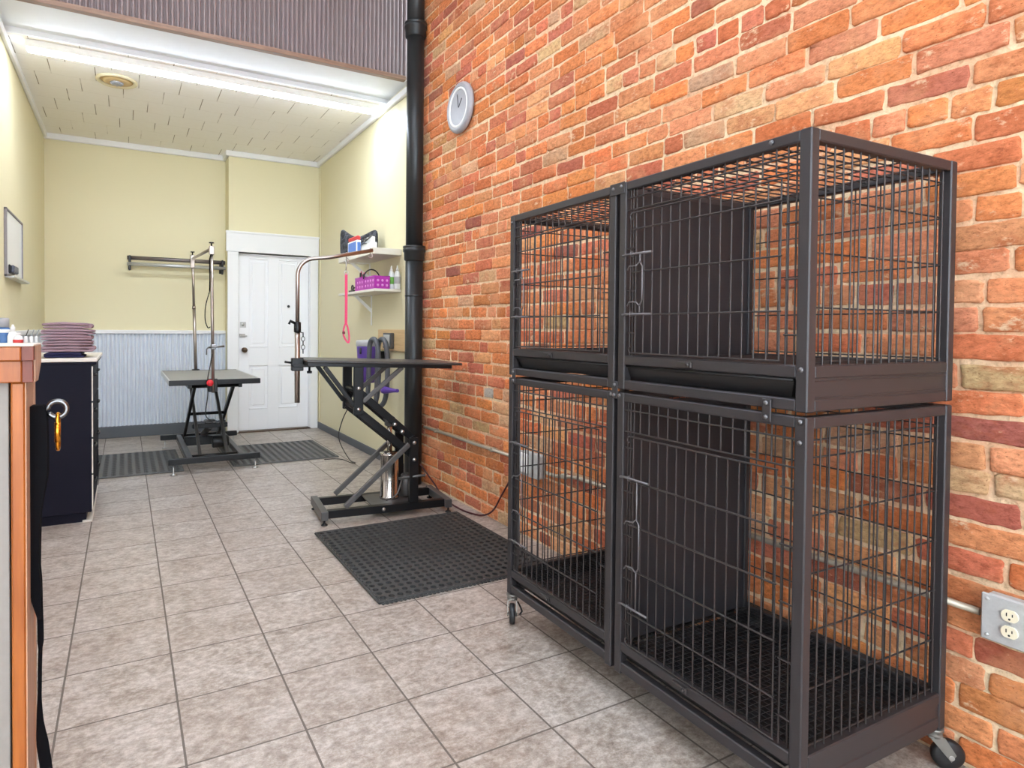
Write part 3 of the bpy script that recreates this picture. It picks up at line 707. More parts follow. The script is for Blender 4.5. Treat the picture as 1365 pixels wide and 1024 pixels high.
# casters
zinc = M('zinc_caster', (128, 126, 120), 0.4, 0.5)
def caster(cx, cy, ang, brake, tr=0.024):
    base = KX(Vector((cx, cy, 0))); u = Vector((math.cos(ang), math.sin(ang), 0)); w = Vector((-u.y, u.x, 0))
    wc = base + u * tr + Vector((0, 0, 0.041))
    m = MB(); m.lathe([(0.024, 0.115), (0.024, 0.108), (0.018, 0.106), (0.021, 0.098), (0.021, 0.09), (0.010, 0.087)], tuple(base), n=18)
    for s_ in (-1, 1):
        o = w * (s_ * 0.0165)
        P = [base + o + u * -0.018 + Vector((0, 0, 0.093)), base + o + u * 0.020 + Vector((0, 0, 0.093)), wc + o + u * 0.012 + Vector((0, 0, 0.008)), wc + o + Vector((0, 0, -0.012)), wc + o + u * -0.010]
        m.extrude(P, w * (s_ * 0.003))
    m.frame_box(tuple(base + Vector((0, 0, 0.092))), (u, w, Vector((0, 0, 1))), (0.02, 0.0185, 0.002), 0.001)
    cst = m.build('caster', zinc, k)
    m = MB(); m.lathe([(0.012, -0.012), (0.034, -0.012), (0.040, -0.008), (0.041, 0), (0.040, 0.008), (0.034, 0.012), (0.012, 0.012)], tuple(wc), tuple(w), 32); m.build('wheel', mt['black'], cst)
    m = MB(); m.lathe([(0.007, -0.021), (0.007, 0.021)], tuple(wc), tuple(w), 12); m.build('axle', mt['bolt'], cst)
    if brake:
        m = MB(); q = base + w * 0.022
        m.tube([q + u * 0.01 + Vector((0, 0, .085)), q + w * 0.012 + u * 0.01 + Vector((0, 0, .062)), q + w * 0.018 + u * 0.02 + Vector((0, 0, .05)), q + w * 0.008 + u * 0.03 + Vector((0, 0, .04))], 0.004, 6); m.build('brake_lever', mt['black_metal'], cst)
caster(0.016, KL - 0.018, math.radians(57 - 180), True)
caster(0.02, 0.022, math.radians(235), False)
caster(KD - 0.016, 0.02, math.radians(-38), False, 0.036)
caster(KD - 0.05, KL - 0.03, math.radians(120), False)

# ------------------------------------------------------------------ rubber mats
def hole_mat(name, x0, x1, y0, y1, nx, ny, hx, hy, th, label, fringe=False, rot=0.0, mat='rubber'):
    m = MB(); dx, dy = (x1 - x0) / nx, (y1 - y0) / ny
    cx, cy = (x0 + x1) / 2, (y0 + y1) / 2; cr, sr = math.cos(rot), math.sin(rot)
    m.xf = lambda p: Vector((cx + (p.x - cx) * cr - (p.y - cy) * sr, cy + (p.x - cx) * sr + (p.y - cy) * cr, p.z))
    vs = []; fs = []
    for i in range(nx):
        for j in range(ny):
            ox, oy = x0 + i * dx, y0 + j * dy; c = (ox + dx / 2, oy + dy / 2); o = len(vs)
            sq = [(1, 0), (1, 1), (0, 1), (-1, 1), (-1, 0), (-1, -1), (0, -1), (1, -1)]
            for q in sq: vs.append((c[0] + q[0] * dx / 2, c[1] + q[1] * dy / 2, th))
            for z in (th, 0.001):
                for a in range(8): vs.append((c[0] + hx * math.cos(a * PI / 4), c[1] + hy * math.sin(a * PI / 4), z))
            for a in range(8):
                b = (a + 1) % 8; fs += [(o + a, o + b, o + 8 + b, o + 8 + a), (o + 8 + a, o + 8 + b, o + 16 + b, o + 16 + a)]
            fs.append([o + 16 + a for a in range(8)])
    m.add(vs, fs)
    e = 0.014
    for (a, b) in (((x0 - e, y0 - e), (x1 + e, y0)), ((x0 - e, y1), (x1 + e, y1 + e)), ((x0 - e, y0), (x0, y1)), ((x1, y0), (x1 + e, y1))): m.box(a[0], b[0], a[1], b[1], 0.0005, th + 0.001, 0.004)
    if fringe:
        n = 44
        pts = []
        for i in range(n * 4 + 1):
            x = x0 + (x1 - x0) * i / (n * 4); pts.append((x, y0 - e - 0.006 - 0.006 * math.sin(i * PI / 2), 0.005))
        m.tube(pts, 0.004, 5)
    return tag(m.build(name, mt[mat], None, (cx, cy, 0)), label, 'mat')
hole_mat('rubber_mat', 0.985, 1.90, 2.515, 3.52, 22, 22, 0.0145, 0.0165, 0.013, 'black perforated rubber mat on the floor beside the kennel', True)
hole_mat('rubber_mat', -0.47, 0.42, 5.585, 6.54, 15, 20, 0.021, 0.0205, 0.012, 'black ribbed rubber mat lying between black cabinet and rear grooming table', mat='rubber_grey')
hole_mat('rubber_mat', 0.835, 1.745, 5.575, 6.48, 15, 20, 0.021, 0.0195, 0.012, 'black ribbed rubber mat lying before the white door', mat='rubber_grey')

# ------------------------------------------------------------------ front grooming table (z lift)
TH = math.radians(-6); TO = Vector((1.115, 3.665, 0))
tx = Vector((math.cos(TH), math.sin(TH), 0)); ty = Vector((-math.sin(TH), math.cos(TH), 0))
def TX(p): return TO + tx * p[0] + ty * p[1] + Vector((0, 0, p[2]))
tb = thing('grooming_table', tuple(TX(Vector((0.39, 0.18, 0)))), 'black Z-lift grooming table with a silver cylinder beside the drain pipe', 'table')
def tp(name, mat, draw, label=None, parent=None):
    m = MB(TX); draw(m); return m.build(name, mat, parent or tb, None, label)
BM = mt['black_metal']; GM = mt['grey_metal']
def TXT(p): return TX(Vector((p[0], p[1], p[2] + 0.016 - 0.0315 * p[0])))
def tt(name, mat, draw):
    m = MB(TXT); draw(m); return m.build(name, mat, tb)
def d_top(m): m.box(-0.155, 0.855, -0.01, 0.41, 0.974, 0.990, 0.005)
tt('tabletop', mt['dark_top'], d_top)
def d_apron(m):
    m.box(-0.15, 0.78, -0.004, 0.02, 0.952, 0.9745, 0.002); m.box(-0.15, 0.78, 0.38, 0.404, 0.952, 0.9745, 0.002)
    m.box(-0.15, -0.125, 0.0, 0.40, 0.952, 0.9745, 0.002); m.box(0.76, 0.785, 0.0, 0.40, 0.952, 0.9745, 0.002)
tt('top_frame', BM, d_apron)
for x in (-0.045, 0.765):
    tp('foot_bar', GM, lambda m: m.box(x - 0.022, x + 0.022, -0.015, 0.385, 0.032, 0.085, 0.003))
    for y in (0.0, 0.365): tp('foot', BM, lambda m: (m.lathe([(0.020, 0.0), (0.020, 0.006), (0.010, 0.012), (0.006, 0.014), (0.006, 0.034)], (x, y, 0), n=14)))
for y in (0.03, 0.33):
    tp('base_rail', BM, lambda m: (m.box(-0.024, 0.744, y - 0.020, y + 0.020, 0.034, 0.083, 0.003)))
for y, q in ((0.010, -1), (0.35, 1)): tp('base_bolt', mt['bolt'], lambda m: m.lathe([(0.012, 0), (0.010, 0.006), (0, 0.008)], (0.33, y, 0.058), (0, q, 0), 12))
tp('base_plate', GM, lambda m: m.box(0.26, 0.60, 0.05, 0.31, 0.072, 0.082, 0.002))
for y in (0.02, 0.34):
    tp('upright', BM, lambda m: m.box(0.500, 0.560, y - 0.014, y + 0.014, 0.083, 0.500, 0.003))
    tp('brace', GM, lambda m: m.bar((0.085, y, 0.095), (0.500, y, 0.460), 0.026, 0.030, 0.003, (0, 1, 0)))
    sg = -1 if y < 0.2 else 1; yi = y + (0.032 if y < 0.2 else -0.032)
    tp('lift_arm', BM, lambda m: m.bar((0.155, yi, 0.695), (0.530, yi, 0.385), 0.026, 0.052, 0.004, (0, 1, 0)))
    tp('lift_arm', BM, lambda m: m.bar((0.175, yi + sg * 0.004, 0.805), (0.530, yi + sg * 0.004, 0.495), 0.026, 0.046, 0.004, (0, 1, 0)))
    tp('top_upright', BM, lambda m: m.box(0.135, 0.195, y - 0.014, y + 0.014, 0.665, 0.966, 0.003))
    tp('top_brace', BM, lambda m: m.bar((-0.045, y, 0.968), (0.140, y, 0.720), 0.024, 0.026, 0.003, (0, 1, 0)))
    tp('top_brace', GM, lambda m: m.bar((0.195, y, 0.745), (0.450, y, 0.956), 0.024, 0.026, 0.003, (0, 1, 0)))
    for x, z in ((0.165, 0.83), (0.165, 0.70), (0.53, 0.47), (0.53, 0.36), (0.40, 0.595), (0.45, 0.545)):
        tp('pivot_bolt', mt['bolt'], lambda m: m.lathe([(0.012, -0.02), (0.012, 0.004), (0.009, 0.008), (0, 0.009)], (x, y + sg * 0.014, z), (0, sg, 0), 12))
for x, z in ((0.53, 0.385), (0.53, 0.495), (0.165, 0.70), (0.165, 0.81)): tp('cross_shaft', BM, lambda m: m.tube([(x, 0.02, z), (x, 0.34, z)], 0.016, 12))
tp('cylinder', mt['chrome'], lambda m: m.lathe([(0.064, 0.082), (0.066, 0.086), (0.066, 0.10), (0.0605, 0.106), (0.0605, 0.365), (0.063, 0.368), (0.063, 0.384), (0.03, 0.388), (0.018, 0.39)], (0.415, 0.18, 0), n=32))
tp('piston_rod', mt['chrome'], lambda m: m.lathe([(0.017, 0.385), (0.017, 0.60)], (0.415, 0.18, 0), n=16))
tp('rod_yoke', GM, lambda m: [m.box(0.385, 0.445, 0.155, 0.205, 0.56, 0.62, 0.004), m.tube([(0.415, 0.04, 0.59), (0.415, 0.32, 0.59)], 0.012, 10)])
tp('motor', GM, lambda m: [m.lathe([(0.035, 0), (0.04, 0.004), (0.04, 0.14), (0.03, 0.15)], (0.535, 0.18, 0.084), n=18)])
tp('pedal', GM, lambda m: [m.tube([(0.44, 0.05, 0.235), (0.60, -0.02, 0.262)], 0.009, 8), m.tube(smooth_path([(0.36, 0.06, 0.10), (0.42, 0.03, 0.14), (0.46, 0.05, 0.225)]), 0.005, 6)])
# arm with clamp
AX, AY = -0.185, 0.18
tp('arm_clamp', BM, lambda m: [m.box(-0.215, -0.08, AY - 0.03, AY + 0.03, 0.958, 0.980, 0.003), m.box(-0.222, -0.150, AY - 0.026, AY + 0.026, 0.935, 1.015, 0.004), m.lathe([(0.016, 0), (0.016, 0.014), (0.007, 0.016), (0.007, 0.045)], (-0.11, AY, 0.918), (0, 0, 1), 12), m.tube([(-0.222, AY, 0.985), (-0.262, AY, 0.992)], 0.007, 8)])
tp('arm_sleeve', mt['pole'], lambda m: m.tube([(AX, AY, 0.735), (AX, AY, 1.20)], 0.0165, 14))
tp('arm_lock', BM, lambda m: [m.lathe([(0.020, 1.175), (0.022, 1.18), (0.022, 1.235), (0.018, 1.24)], (AX, AY, 0), n=16), m.tube([(AX, AY, 1.225), (AX - 0.045, AY - 0.01, 1.245), (AX - 0.052, AY - 0.01, 1.225)], 0.009, 8)])
def d_arm(m):
    pts = [(AX, AY, 1.19), (AX, AY, 1.50)] + [(AX + 0.11 * (1 - math.cos(a)), AY, 1.53 + 0.11 * math.sin(a)) for a in [i * math.radians(84) / 10 for i in range(11)]]
    pts += [(AX + 0.2, AY, 1.652), (AX + 0.478, AY, 1.712)]; m.tube(pts, 0.0125, 12)
tp('arm_tube', mt['pole'], d_arm)
for px, pz in ((AX + 0.305, 1.66), (AX + 0.462, 1.695)):
    def d_hook(m):
        m.tube([(px, AY, pz + 0.03), (px, AY, pz - 0.005)] + [tuple(q) for q in arc((px - 0.0, AY, pz - 0.020), 0.015, PI / 2, -PI * 0.9, 10, (1, 0, 0), (0, 0, 1))], 0.003, 6)
    tp('arm_hook', mt['pole'], d_hook)
def d_chain(m):
    for i in range(5):
        z = 1.16 - i * 0.026
        m.tube(arc((AX + 0.035, AY, z), 0.011, 0, 2 * PI, 10, (1, 0, 0) if i % 2 else (0, 1, 0), (0, 0, 1.35))[:-1], 0.0022, 6, True)
    m.tube([(AX, AY, 1.18), (AX + 0.035, AY, 1.172)], 0.003, 6)
tp('chain', mt['black_metal'], d_chain)
# hanging leash
LX = AX + 0.305
base = TX(Vector((LX, AY, 1.60)))
ls = thing('grooming_loop', tuple(base), 'pink webbing grooming loop hanging from the curved arm', 'leash')
m = MB(TX); m.tube([(LX, AY, 1.640), (LX, AY, 1.575)], 0.004, 8); m.tube(arc((LX, AY, 1.560), 0.012, 0, 2 * PI, 12, (1, 0, 0), (0, 0, 1))[:-1], 0.003, 6, True); m.tube(arc((LX, AY, 1.642), 0.010, 0, 2 * PI, 12, (0, 1, 0), (0, 0, 1))[:-1], 0.003, 6, True); m.build('snap_hook', mt['bolt'], ls)
m = MB(TX)
def webbing(m, pts, w, th, side):
    P = [Vector(p) for p in pts]; sd = Vector(side).normalized(); vs = []; fs = []
    wl = w if isinstance(w, list) else [w] * len(P)
    for i in range(len(P)):
        w = wl[min(i, len(wl) - 1)]; t = (P[min(i + 1, len(P) - 1)] - P[max(i - 1, 0)]).normalized(); nn = t.cross(sd).normalized()
        for a, b in ((-1, -1), (1, -1), (1, 1), (-1, 1)): vs.append(P[i] + sd * (a * w / 2) + nn * (b * th / 2))
    for i in range(len(P) - 1):
        for q in range(4):
            r = (q + 1) % 4; fs.append((i * 4 + q, i * 4 + r, i * 4 + 4 + r, i * 4 + 4 + q))
    n = len(P) - 1; fs += [(3, 2, 1, 0), (n * 4, n * 4 + 1, n * 4 + 2, n * 4 + 3)]
    m.add(vs, fs)
webbing(m, [(LX, AY, 1.555), (LX, AY, 1.50), (LX + 0.001, AY, 1.38), (LX, AY, 1.235)], 0.017, 0.0035, (1, 0, 0)); m.build('strap', mt['pink'], ls)
m = MB(TX); lp = smooth_path([(LX, AY, 1.24), (LX - 0.012, AY + .004, 1.205), (LX - 0.014, AY + .006, 1.16), (LX + 0.004, AY + .004, 1.122), (LX + 0.018, AY, 1.112), (LX + 0.021, AY, 1.15), (LX + 0.012, AY - .003, 1.205), (LX, AY, 1.24)], 6)
webbing(m, lp, 0.006, 0.010, (0, 1, 0)); m.build('loop', mt['pink'], ls)
m = MB(TX); m.lathe([(0.009, -0.008), (0.010, 0), (0.009, 0.008)], (LX - 0.013, AY + .005, 1.175), (0, 0.2, 1), 10); m.build('slider', M('maroon_slider', (110, 20, 44), 0.5), ls)
# cord under the table
m = MB(); m.tube(smooth_path([(1.33, 3.99, 0.68), (1.315, 4.1, 0.56), (1.36, 4.3, 0.40), (1.62, 4.85, 0.13), (1.80, 5.22, 0.012), (1.775, 5.26, 0.006), (1.75, 5.42, 0.006), (1.70, 5.48, 0.006), (1.60, 5.50, 0.006)], 8), 0.0036, 6)
m.build('foot_cord', mt['black'], tb)

# ------------------------------------------------------------------ rear grooming table (x scissor)
ta = thing('grooming_table', (0.665, 6.1, 0), 'low grey-topped scissor grooming table standing between two ribbed mats', 'table')
def pa(name, mat, draw, label=None):
    m = MB(); draw(m); return m.build(name, mat, ta, None, label)
pa('tabletop', mt['table_top'], lambda m: m.box(0.325, 1.02, 5.505, 6.74, 0.755, 0.764, 0.002))
for x in (0.312, 1.018): pa('edge_trim', mt['alu'], lambda m: m.box(x, x + 0.0145, 5.50, 6.745, 0.722, 0.766, 0.003))
pa('front_edge', BM, lambda m: [m.box(0.312, 1.032, 5.485, 5.505, 0.722, 0.766, 0.003), m.box(0.312, 1.032, 6.74, 6.755, 0.722, 0.766, 0.003), m.box(0.327, 1.018, 5.505, 6.74, 0.738, 0.7555)])
for y in (5.46, 6.70):
    pa('foot_bar', BM, lambda m: m.box(0.305, 1.022, y - 0.02, y + 0.02, 0.085, 0.132, 0.003))
    for x in (0.345, 0.985): pa('levelling_foot', mt['bolt'], lambda m: m.lathe([(0.026, 0), (0.026, 0.008), (0.012, 0.014), (0.006, 0.018), (0.006, 0.087)], (x, y, 0), n=14))
for x in (0.47, 0.88): pa('base_rail', mt['grey_metal'], lambda m: m.box(x - 0.022, x + 0.022, 5.48, 6.68, 0.088, 0.130, 0.003))
for x0, x1 in ((0.515, 0.53), (0.825, 0.805)):
    pa('scissor_leg', BM, lambda m: m.bar((x0, 5.60, 0.700), (x0 - 0.005, 6.60, 0.110), 0.024, 0.042, 0.003, (1, 0, 0)))
    xi = x1 + (0.028 if x1 < 0.6 else -0.028)
    pa('scissor_leg', mt['grey_metal'], lambda m: m.bar((xi, 6.55, 0.690), (xi, 5.60, 0.115), 0.024, 0.042, 0.003, (1, 0, 0)))
for x0, x1, y, z in ((0.46, 0.89, 5.60, 0.702), (0.48, 0.86, 5.60, 0.112), (0.46, 0.88, 6.57, 0.69), (0.48, 0.86, 6.60, 0.11), (0.50, 0.83, 6.08, 0.41)): pa('cross_rod', BM, lambda m: m.tube([(x0, y, z), (x1, y, z)], 0.014, 10))
for x in (0.46, 0.86): pa('slide_track', BM, lambda m: m.box(x, x + 0.03, 5.54, 6.64, 0.690, 0.738, 0.002))
pa('lift_beam', BM, lambda m: [m.box(0.535, 0.835, 6.0, 6.05, 0.285, 0.325, 0.003)])
pa('actuator', mt['grey_metal'], lambda m: [m.tube([(0.69, 6.03, 0.30), (0.68, 6.5, 0.15)], 0.03, 14), m.box(0.635, 0.735, 5.98, 6.08, 0.325, 0.355, 0.01)])
pa('motor', mt['black'], lambda m: [m.lathe([(0.05, 0), (0.055, 0.006), (0.055, 0.13), (0.045, 0.14)], (0.70, 5.98, 0.16), (1, 0, 0), 18)])
pa('cross_beam', BM, lambda m: m.box(0.49, 0.86, 6.25, 6.33, 0.09, 0.17, 0.004))
XP = 0.645
pa('post_clamp', BM, lambda m: [m.box(XP - 0.035, XP + 0.035, 5.452, 5.49, 0.665, 0.775, 0.004)])
pa('clamp_knob', mt['red_knob'], lambda m: [m.lathe([(0.008, 0), (0.008, 0.012), (0.026, 0.014), (0.028, 0.03), (0.02, 0.038), (0, 0.04)], (XP - 0.028, 5.452, 0.742), (0, -1, 0), 14)], 'round red clamp knob')
pa('rear_clamp', BM, lambda m: [m.box(0.60, 0.67, 6.755, 6.79, 0.69, 0.775, 0.004)])
pa('near_post', mt['pole'], lambda m: [m.tube([(XP, 5.455, 0.66), (XP - 0.014, 5.455, 1.86)], 0.013, 12)])
pa('far_post', mt['pole'], lambda m: [m.tube([(0.637, 6.775, 0.70), (0.618, 6.775, 1.40)], 0.0155, 12), m.tube([(0.618, 6.775, 1.38), (0.604, 6.775, 1.93)], 0.013, 12), m.lathe([(0.018, -0.015), (0.018, 0.015)], (0.618, 6.775, 1.40), (0, 0, 1), 12)])
pa('top_bar', mt['pole'], lambda m: [m.tube([(XP - 0.014, 5.43, 1.85), (0.604, 6.80, 1.895)], 0.013, 12), m.box(XP - 0.034, XP + 0.006, 5.43, 5.475, 1.80, 1.87, 0.004), m.box(0.584, 0.624, 6.755, 6.795, 1.80, 1.93, 0.004)])
for q in ((XP - 0.014, 5.455, 1.868), (0.604, 6.775, 1.93)): pa('wing_nut', mt['black_metal'], lambda m: m.lathe([(0.006, 0), (0.006, 0.025), (0.02, 0.027), (0.02, 0.035), (0, 0.037)], q, (0, 0, 1), 10))
pa('cross_handle', mt['steel'], lambda m: [m.tube([(XP - 0.04, 5.435, 1.035), (XP + 0.085, 5.435, 1.045)], 0.008, 8), m.tube([(XP - 0.04, 5.435, 1.035), (XP - 0.055, 5.43, 1.02), (XP - 0.055, 5.43, 0.975)], 0.006, 8), m.box(XP - 0.02, XP + 0.02, 5.43, 5.475, 1.02, 1.06, 0.004)])
gl = thing('grooming_loop', (XP - 0.04, 5.455, 1.7), 'dark thin grooming loop hanging on the post of the rear table', 'leash')
m = MB(); m.tube([(XP - 0.014, 5.44, 1.83), (XP - 0.03, 5.437, 1.76), (XP - 0.028, 5.437, 1.62), (XP - 0.03, 5.437, 1.50)], 0.005, 6); m.build('strap', mt['black_web'], gl)
m = MB(); m.tube(smooth_path([(XP - 0.03, 5.437, 1.50), (XP - 0.06, 5.434, 1.38), (XP - 0.065, 5.434, 1.27), (XP - 0.045, 5.434, 1.20), (XP - 0.025, 5.434, 1.205)], 6), 0.004, 6); m.build('loop', mt['black_web'], gl)
m = MB(); m.tube(smooth_path([(XP - 0.01, 5.44, 0.98), (XP - 0.03, 5.435, 0.86), (XP - 0.045, 5.43, 0.77), (XP - 0.04, 5.47, 0.64), (XP - 0.01, 5.9, 0.42), (0.70, 5.98, 0.34)], 6), 0.0045, 6)
pa_c = m.build('cable', mt['black'], ta)

# ------------------------------------------------------------------ towel rail on the back wall
tr = thing('wall_rail', (0.52, YB, 1.90), 'double brushed metal rail fixed to the yellow back wall', 'rack')
m = MB(); m.tube([(0.02, 7.44, 1.935), (1.005, 7.44, 1.935)], 0.022, 12); m.build('rod', M('grey_rod', (120, 112, 112), 0.35, 0.6), tr)
m = MB(); m.tube([(0.02, 7.42, 1.868), (1.005, 7.42, 1.868)], 0.019, 12); m.build('rod', mt['alu'], tr)
for x in (0.045, 0.975):
    m = MB(); m.box(x - 0.012, x + 0.012, 7.41, YB, 1.89, 1.906, 0.002); m.box(x - 0.014, x + 0.014, YB - 0.006, YB, 1.82, 1.97, 0.002); m.box(x - 0.010, x + 0.010, 7.412, 7.452, 1.80, 1.96, 0.003); m.build('bracket', mt['black_metal'], tr)

# ------------------------------------------------------------------ whiteboard
wb = thing('whiteboard', (XL, 5.56, 1.78), 'small whiteboard with thin grey frame on the left yellow wall', 'board')
m = MB(); m.box(XL, XL + 0.010, 5.20, 5.93, 1.555, 2.0, 0.002); m.build('panel', mt['whiteboard'], wb)
m = MB()
for b in ((5.185, 5.20, 1.545, 2.012), (5.93, 5.945, 1.545, 2.012), (5.185, 5.945, 2.0, 2.014), (5.185, 5.945, 1.543, 1.557)): m.box(XL, XL + 0.018, *b, 0.002)
m.build('frame', M('dull_grey_frame', (134, 130, 134), 0.45, 0.3), wb)
m = MB(); m.box(XL, XL + 0.055, 5.22, 5.98, 1.535, 1.543, 0.002); m.box(XL + 0.05, XL + 0.056, 5.22, 5.98, 1.535, 1.552, 0.002); m.build('pen_tray', mt['alu'], wb)
er = thing('board_eraser', (XL + 0.03, 5.4, 1.60), 'dark grey eraser stuck on the lower whiteboard', 'eraser')
m = MB(); m.box(XL + 0.010, XL + 0.022, 5.29, 5.50, 1.570, 1.632, 0.004); m.build('felt', mt['black'], er)
m = MB(); m.box(XL + 0.022, XL + 0.045, 5.295, 5.495, 1.573, 1.629, 0.008); m.build('grip', M('slate_grip', (84, 88, 100), 0.5), er)
mk = MB(); mk.tube([(XL + 0.03, 5.86, 1.552), (XL + 0.03, 5.975, 1.552)], 0.008, 10)
tag(mk.build('marker_pen', mt['black'], None, (XL + 0.03, 5.92, 1.55)), 'thin dark marker lying at the end of the whiteboard tray', 'pen')

# ------------------------------------------------------------------ cabinet with towels and bottles
cb = thing('drawer_cabinet', (-0.45, 4.84, 0), 'black drawer cabinet with pale countertop against the left wall', 'cabinet')
cx0, cx1, cy0, cy1 = XL + 0.012, -0.182, 4.38, 5.32
m = MB(); m.box(cx0, cx1, cy0, cy1, 0.06, 0.978, 0.003); m.box(cx0, cx1 - 0.03, cy0 + 0.02, cy1, 0.0, 0.06); m.build('body', mt['navy'], cb)
m = MB(); m.box(cx0, cx1 + 0.032, cy0 - 0.012, cy1 + 0.01, 0.985, 1.008, 0.004); m.build('countertop', mt['counter'], cb)
m = MB(); m.box(cx0, cx1 + 0.026, cy0 - 0.004, cy1, 0.968, 0.986, 0.003); m.build('top_edge', mt['navy'], cb)
m = MB(); m.box(cx1 - 0.05, cx1 + 0.004, cy0 - 0.003, cy1, 0.0, 0.012, 0.002); m.build('floor_strip', mt['counter'], cb)
for i in range(4):
    z0 = 0.075 + i * 0.223
    m = MB(); m.box(cx1, cx1 + 0.006, cy0 + 0.012, cy1 - 0.012, z0, z0 + 0.212, 0.002); d = m.build('drawer', mt['white_paint'] if False else mt['navy'], cb)
    m = MB(); m.box(cx1 + 0.0005, cx1 + 0.0075, cy0 + 0.001, cy0 + 0.013, z0, z0 + 0.212, 0.001); m.build('drawer_edge', mt['counter'], d)
    for y in (cy0 + 0.10, cy0 + 0.62):
        m = MB(); m.tube([(cx1 + 0.005, y, z0 + 0.15), (cx1 + 0.018, y, z0 + 0.15), (cx1 + 0.018, y + 0.12, z0 + 0.15), (cx1 + 0.005, y + 0.12, z0 + 0.15)], 0.006, 8); m.build('handle', mt['black'], d)
def towel(cx, cy, z, w, dpt, h, seed, mat, label, layers=2):
    """a folded towel: each layer a soft slab, joined by a fold on one long side"""
    r = random.Random(seed); m = MB(); lh = h / layers
    for L in range(layers):
        nx, ny = 14, 8; zb = z + L * lh; vs = []; fs = []
        ox = r.uniform(-.006, .006); ww = w * r.uniform(0.95, 1.0)
        for j in range(ny + 1):
            v_ = j / ny; y = cy + (v_ - 0.5) * dpt * (1 - 0.02 * r.random())
            prof = []
            for i in range(nx + 1):
                t = i / nx; x = (t - 0.5) * ww; s_ = 1 - abs(2 * t - 1) ** 9
                prof.append((x, zb + lh / 2 + (lh / 2) * (0.66 + 0.34 * s_) + 0.0016 * math.sin(x * 46 + seed * 2 + L) * s_ - 0.006 * (abs(2 * t - 1)) ** 3))
            for i in range(nx, -1, -1):
                t = i / nx; x = (t - 0.5) * ww; s_ = 1 - abs(2 * t - 1) ** 9
                prof.append((x, zb + lh / 2 - (lh / 2) * (0.66 + 0.34 * s_) - 0.006 * (abs(2 * t - 1)) ** 3 * (0.3 if zb < z + .001 else 1)))
            e = 1 - 0.25 * abs(2 * v_ - 1) ** 8
            for x, zz in prof: vs.append((cx + ox + x, y, zb + lh / 2 + (zz - zb - lh / 2) * e))
        k_ = 2 * (nx + 1)
        for j in range(ny):
            for i in range(k_):
                i2 = (i + 1) % k_; fs.append((j * k_ + i, j * k_ + i2, (j + 1) * k_ + i2, (j + 1) * k_ + i))
        fs.append(list(range(k_))[::-1]); fs.append([ny * k_ + i for i in range(k_)]); m.add(vs, fs, True)
    if layers > 1:   # the fold that joins the two layers
        sd = 1 if seed % 2 else -1; pts = []
        for j in range(9):
            pts.append((cx + sd * (w / 2 - 0.010), cy + (j / 8 - 0.5) * dpt * 0.97, z + h / 2 - 0.002))
        m.tube(pts, [h * 0.40] * 9, 10)
    return tag(m.build('folded_towel', mat, None, (cx, cy, z)), label, 'towel', 'towels piled on the black cabinet')
zt = 1.009; tx0 = -0.312
towel(-0.33, 4.60, zt, 0.20, 0.34, 0.033, 2, mt['towel_dark'], 'dark navy folded cloth lowest in the towel stack'); zt += 0.034
names = ['mauve folded towel directly above the navy cloth', 'mauve folded towel second above the navy cloth', 'mauve folded towel in the middle of the stack', 'mauve folded towel second from the top of the stack', 'mauve folded towel topmost of the stack, with a rumpled top']
hs = (0.040, 0.034, 0.034, 0.036, 0.040)
wd = (0.285, 0.262, 0.262, 0.268, 0.252)
for i in range(5):
    towel(tx0 + (-0.004, 0.006, -0.004, 0.003, -0.002)[i], 4.60 + (0.005, 0, -0.006, 0.004, 0.01)[i], zt, wd[i], 0.34, hs[i] - 0.001, 3 + i, mt['towel'], names[i]); zt += hs[i]
def bottle(name, x, y, z, prof, mat, capmat, label, band=None, bandmat=None, cap0=None, group=None, cat='bottle'):
    """lathe bottle: prof of the body, cap profile, label band (z0,z1,r)"""
    b = thing(name, (x, y, z), label, cat, group)
    m = MB(); m.lathe(prof, (x, y, z), n=20); m.build('body', mat, b)
    if cap0: m = MB(); m.lathe(cap0, (x, y, z), n=16); m.build('cap', capmat, b)
    if band: m = MB(); m.lathe([(band[2], band[0]), (band[2] + 0.0006, band[0] + 0.001), (band[2] + 0.0006, band[1] - 0.001), (band[2], band[1])], (x, y, z), n=20); m.build('label', bandmat, b)
    return b
zc = 1.009
bottle('shampoo_bottle', -0.655, 4.62, zc, [(0.036, 0), (0.038, 0.006), (0.038, 0.165), (0.030, 0.18), (0.024, 0.185)], mt['label_blue'], mt['grey_plastic'], 'tall blue-labelled bottle with pale cap behind the wooden half wall', (0.15, 0.17, 0.0382), mt['white_plastic'], [(0.030, 0.183), (0.030, 0.235), (0.027, 0.24), (0, 0.241)])
bottle('pump_bottle', -0.600, 4.56, zc, [(0.026, 0), (0.028, 0.006), (0.028, 0.13), (0.020, 0.15), (0.010, 0.158)], mt['white_plastic'], mt['white_plastic'], 'white bottle with rounded shoulders right of the blue one', None, None, [(0.012, 0.155), (0.012, 0.185), (0.006, 0.19), (0.006, 0.20)])
bottle('lotion_bottle', -0.566, 4.50, zc, [(0.024, 0), (0.026, 0.006), (0.026, 0.115), (0.020, 0.13), (0.012, 0.135)], mt['white_plastic'], mt['white_plastic'], 'short white bottle with a red label patch', (0.075, 0.11, 0.0262), mt['red'], [(0.013, 0.133), (0.013, 0.15), (0, 0.151)])
tl = ['white handled comb leaning beside the red-labelled bottle', 'white handled comb in the middle of the row by the towels', 'white handled comb closest to the towels']
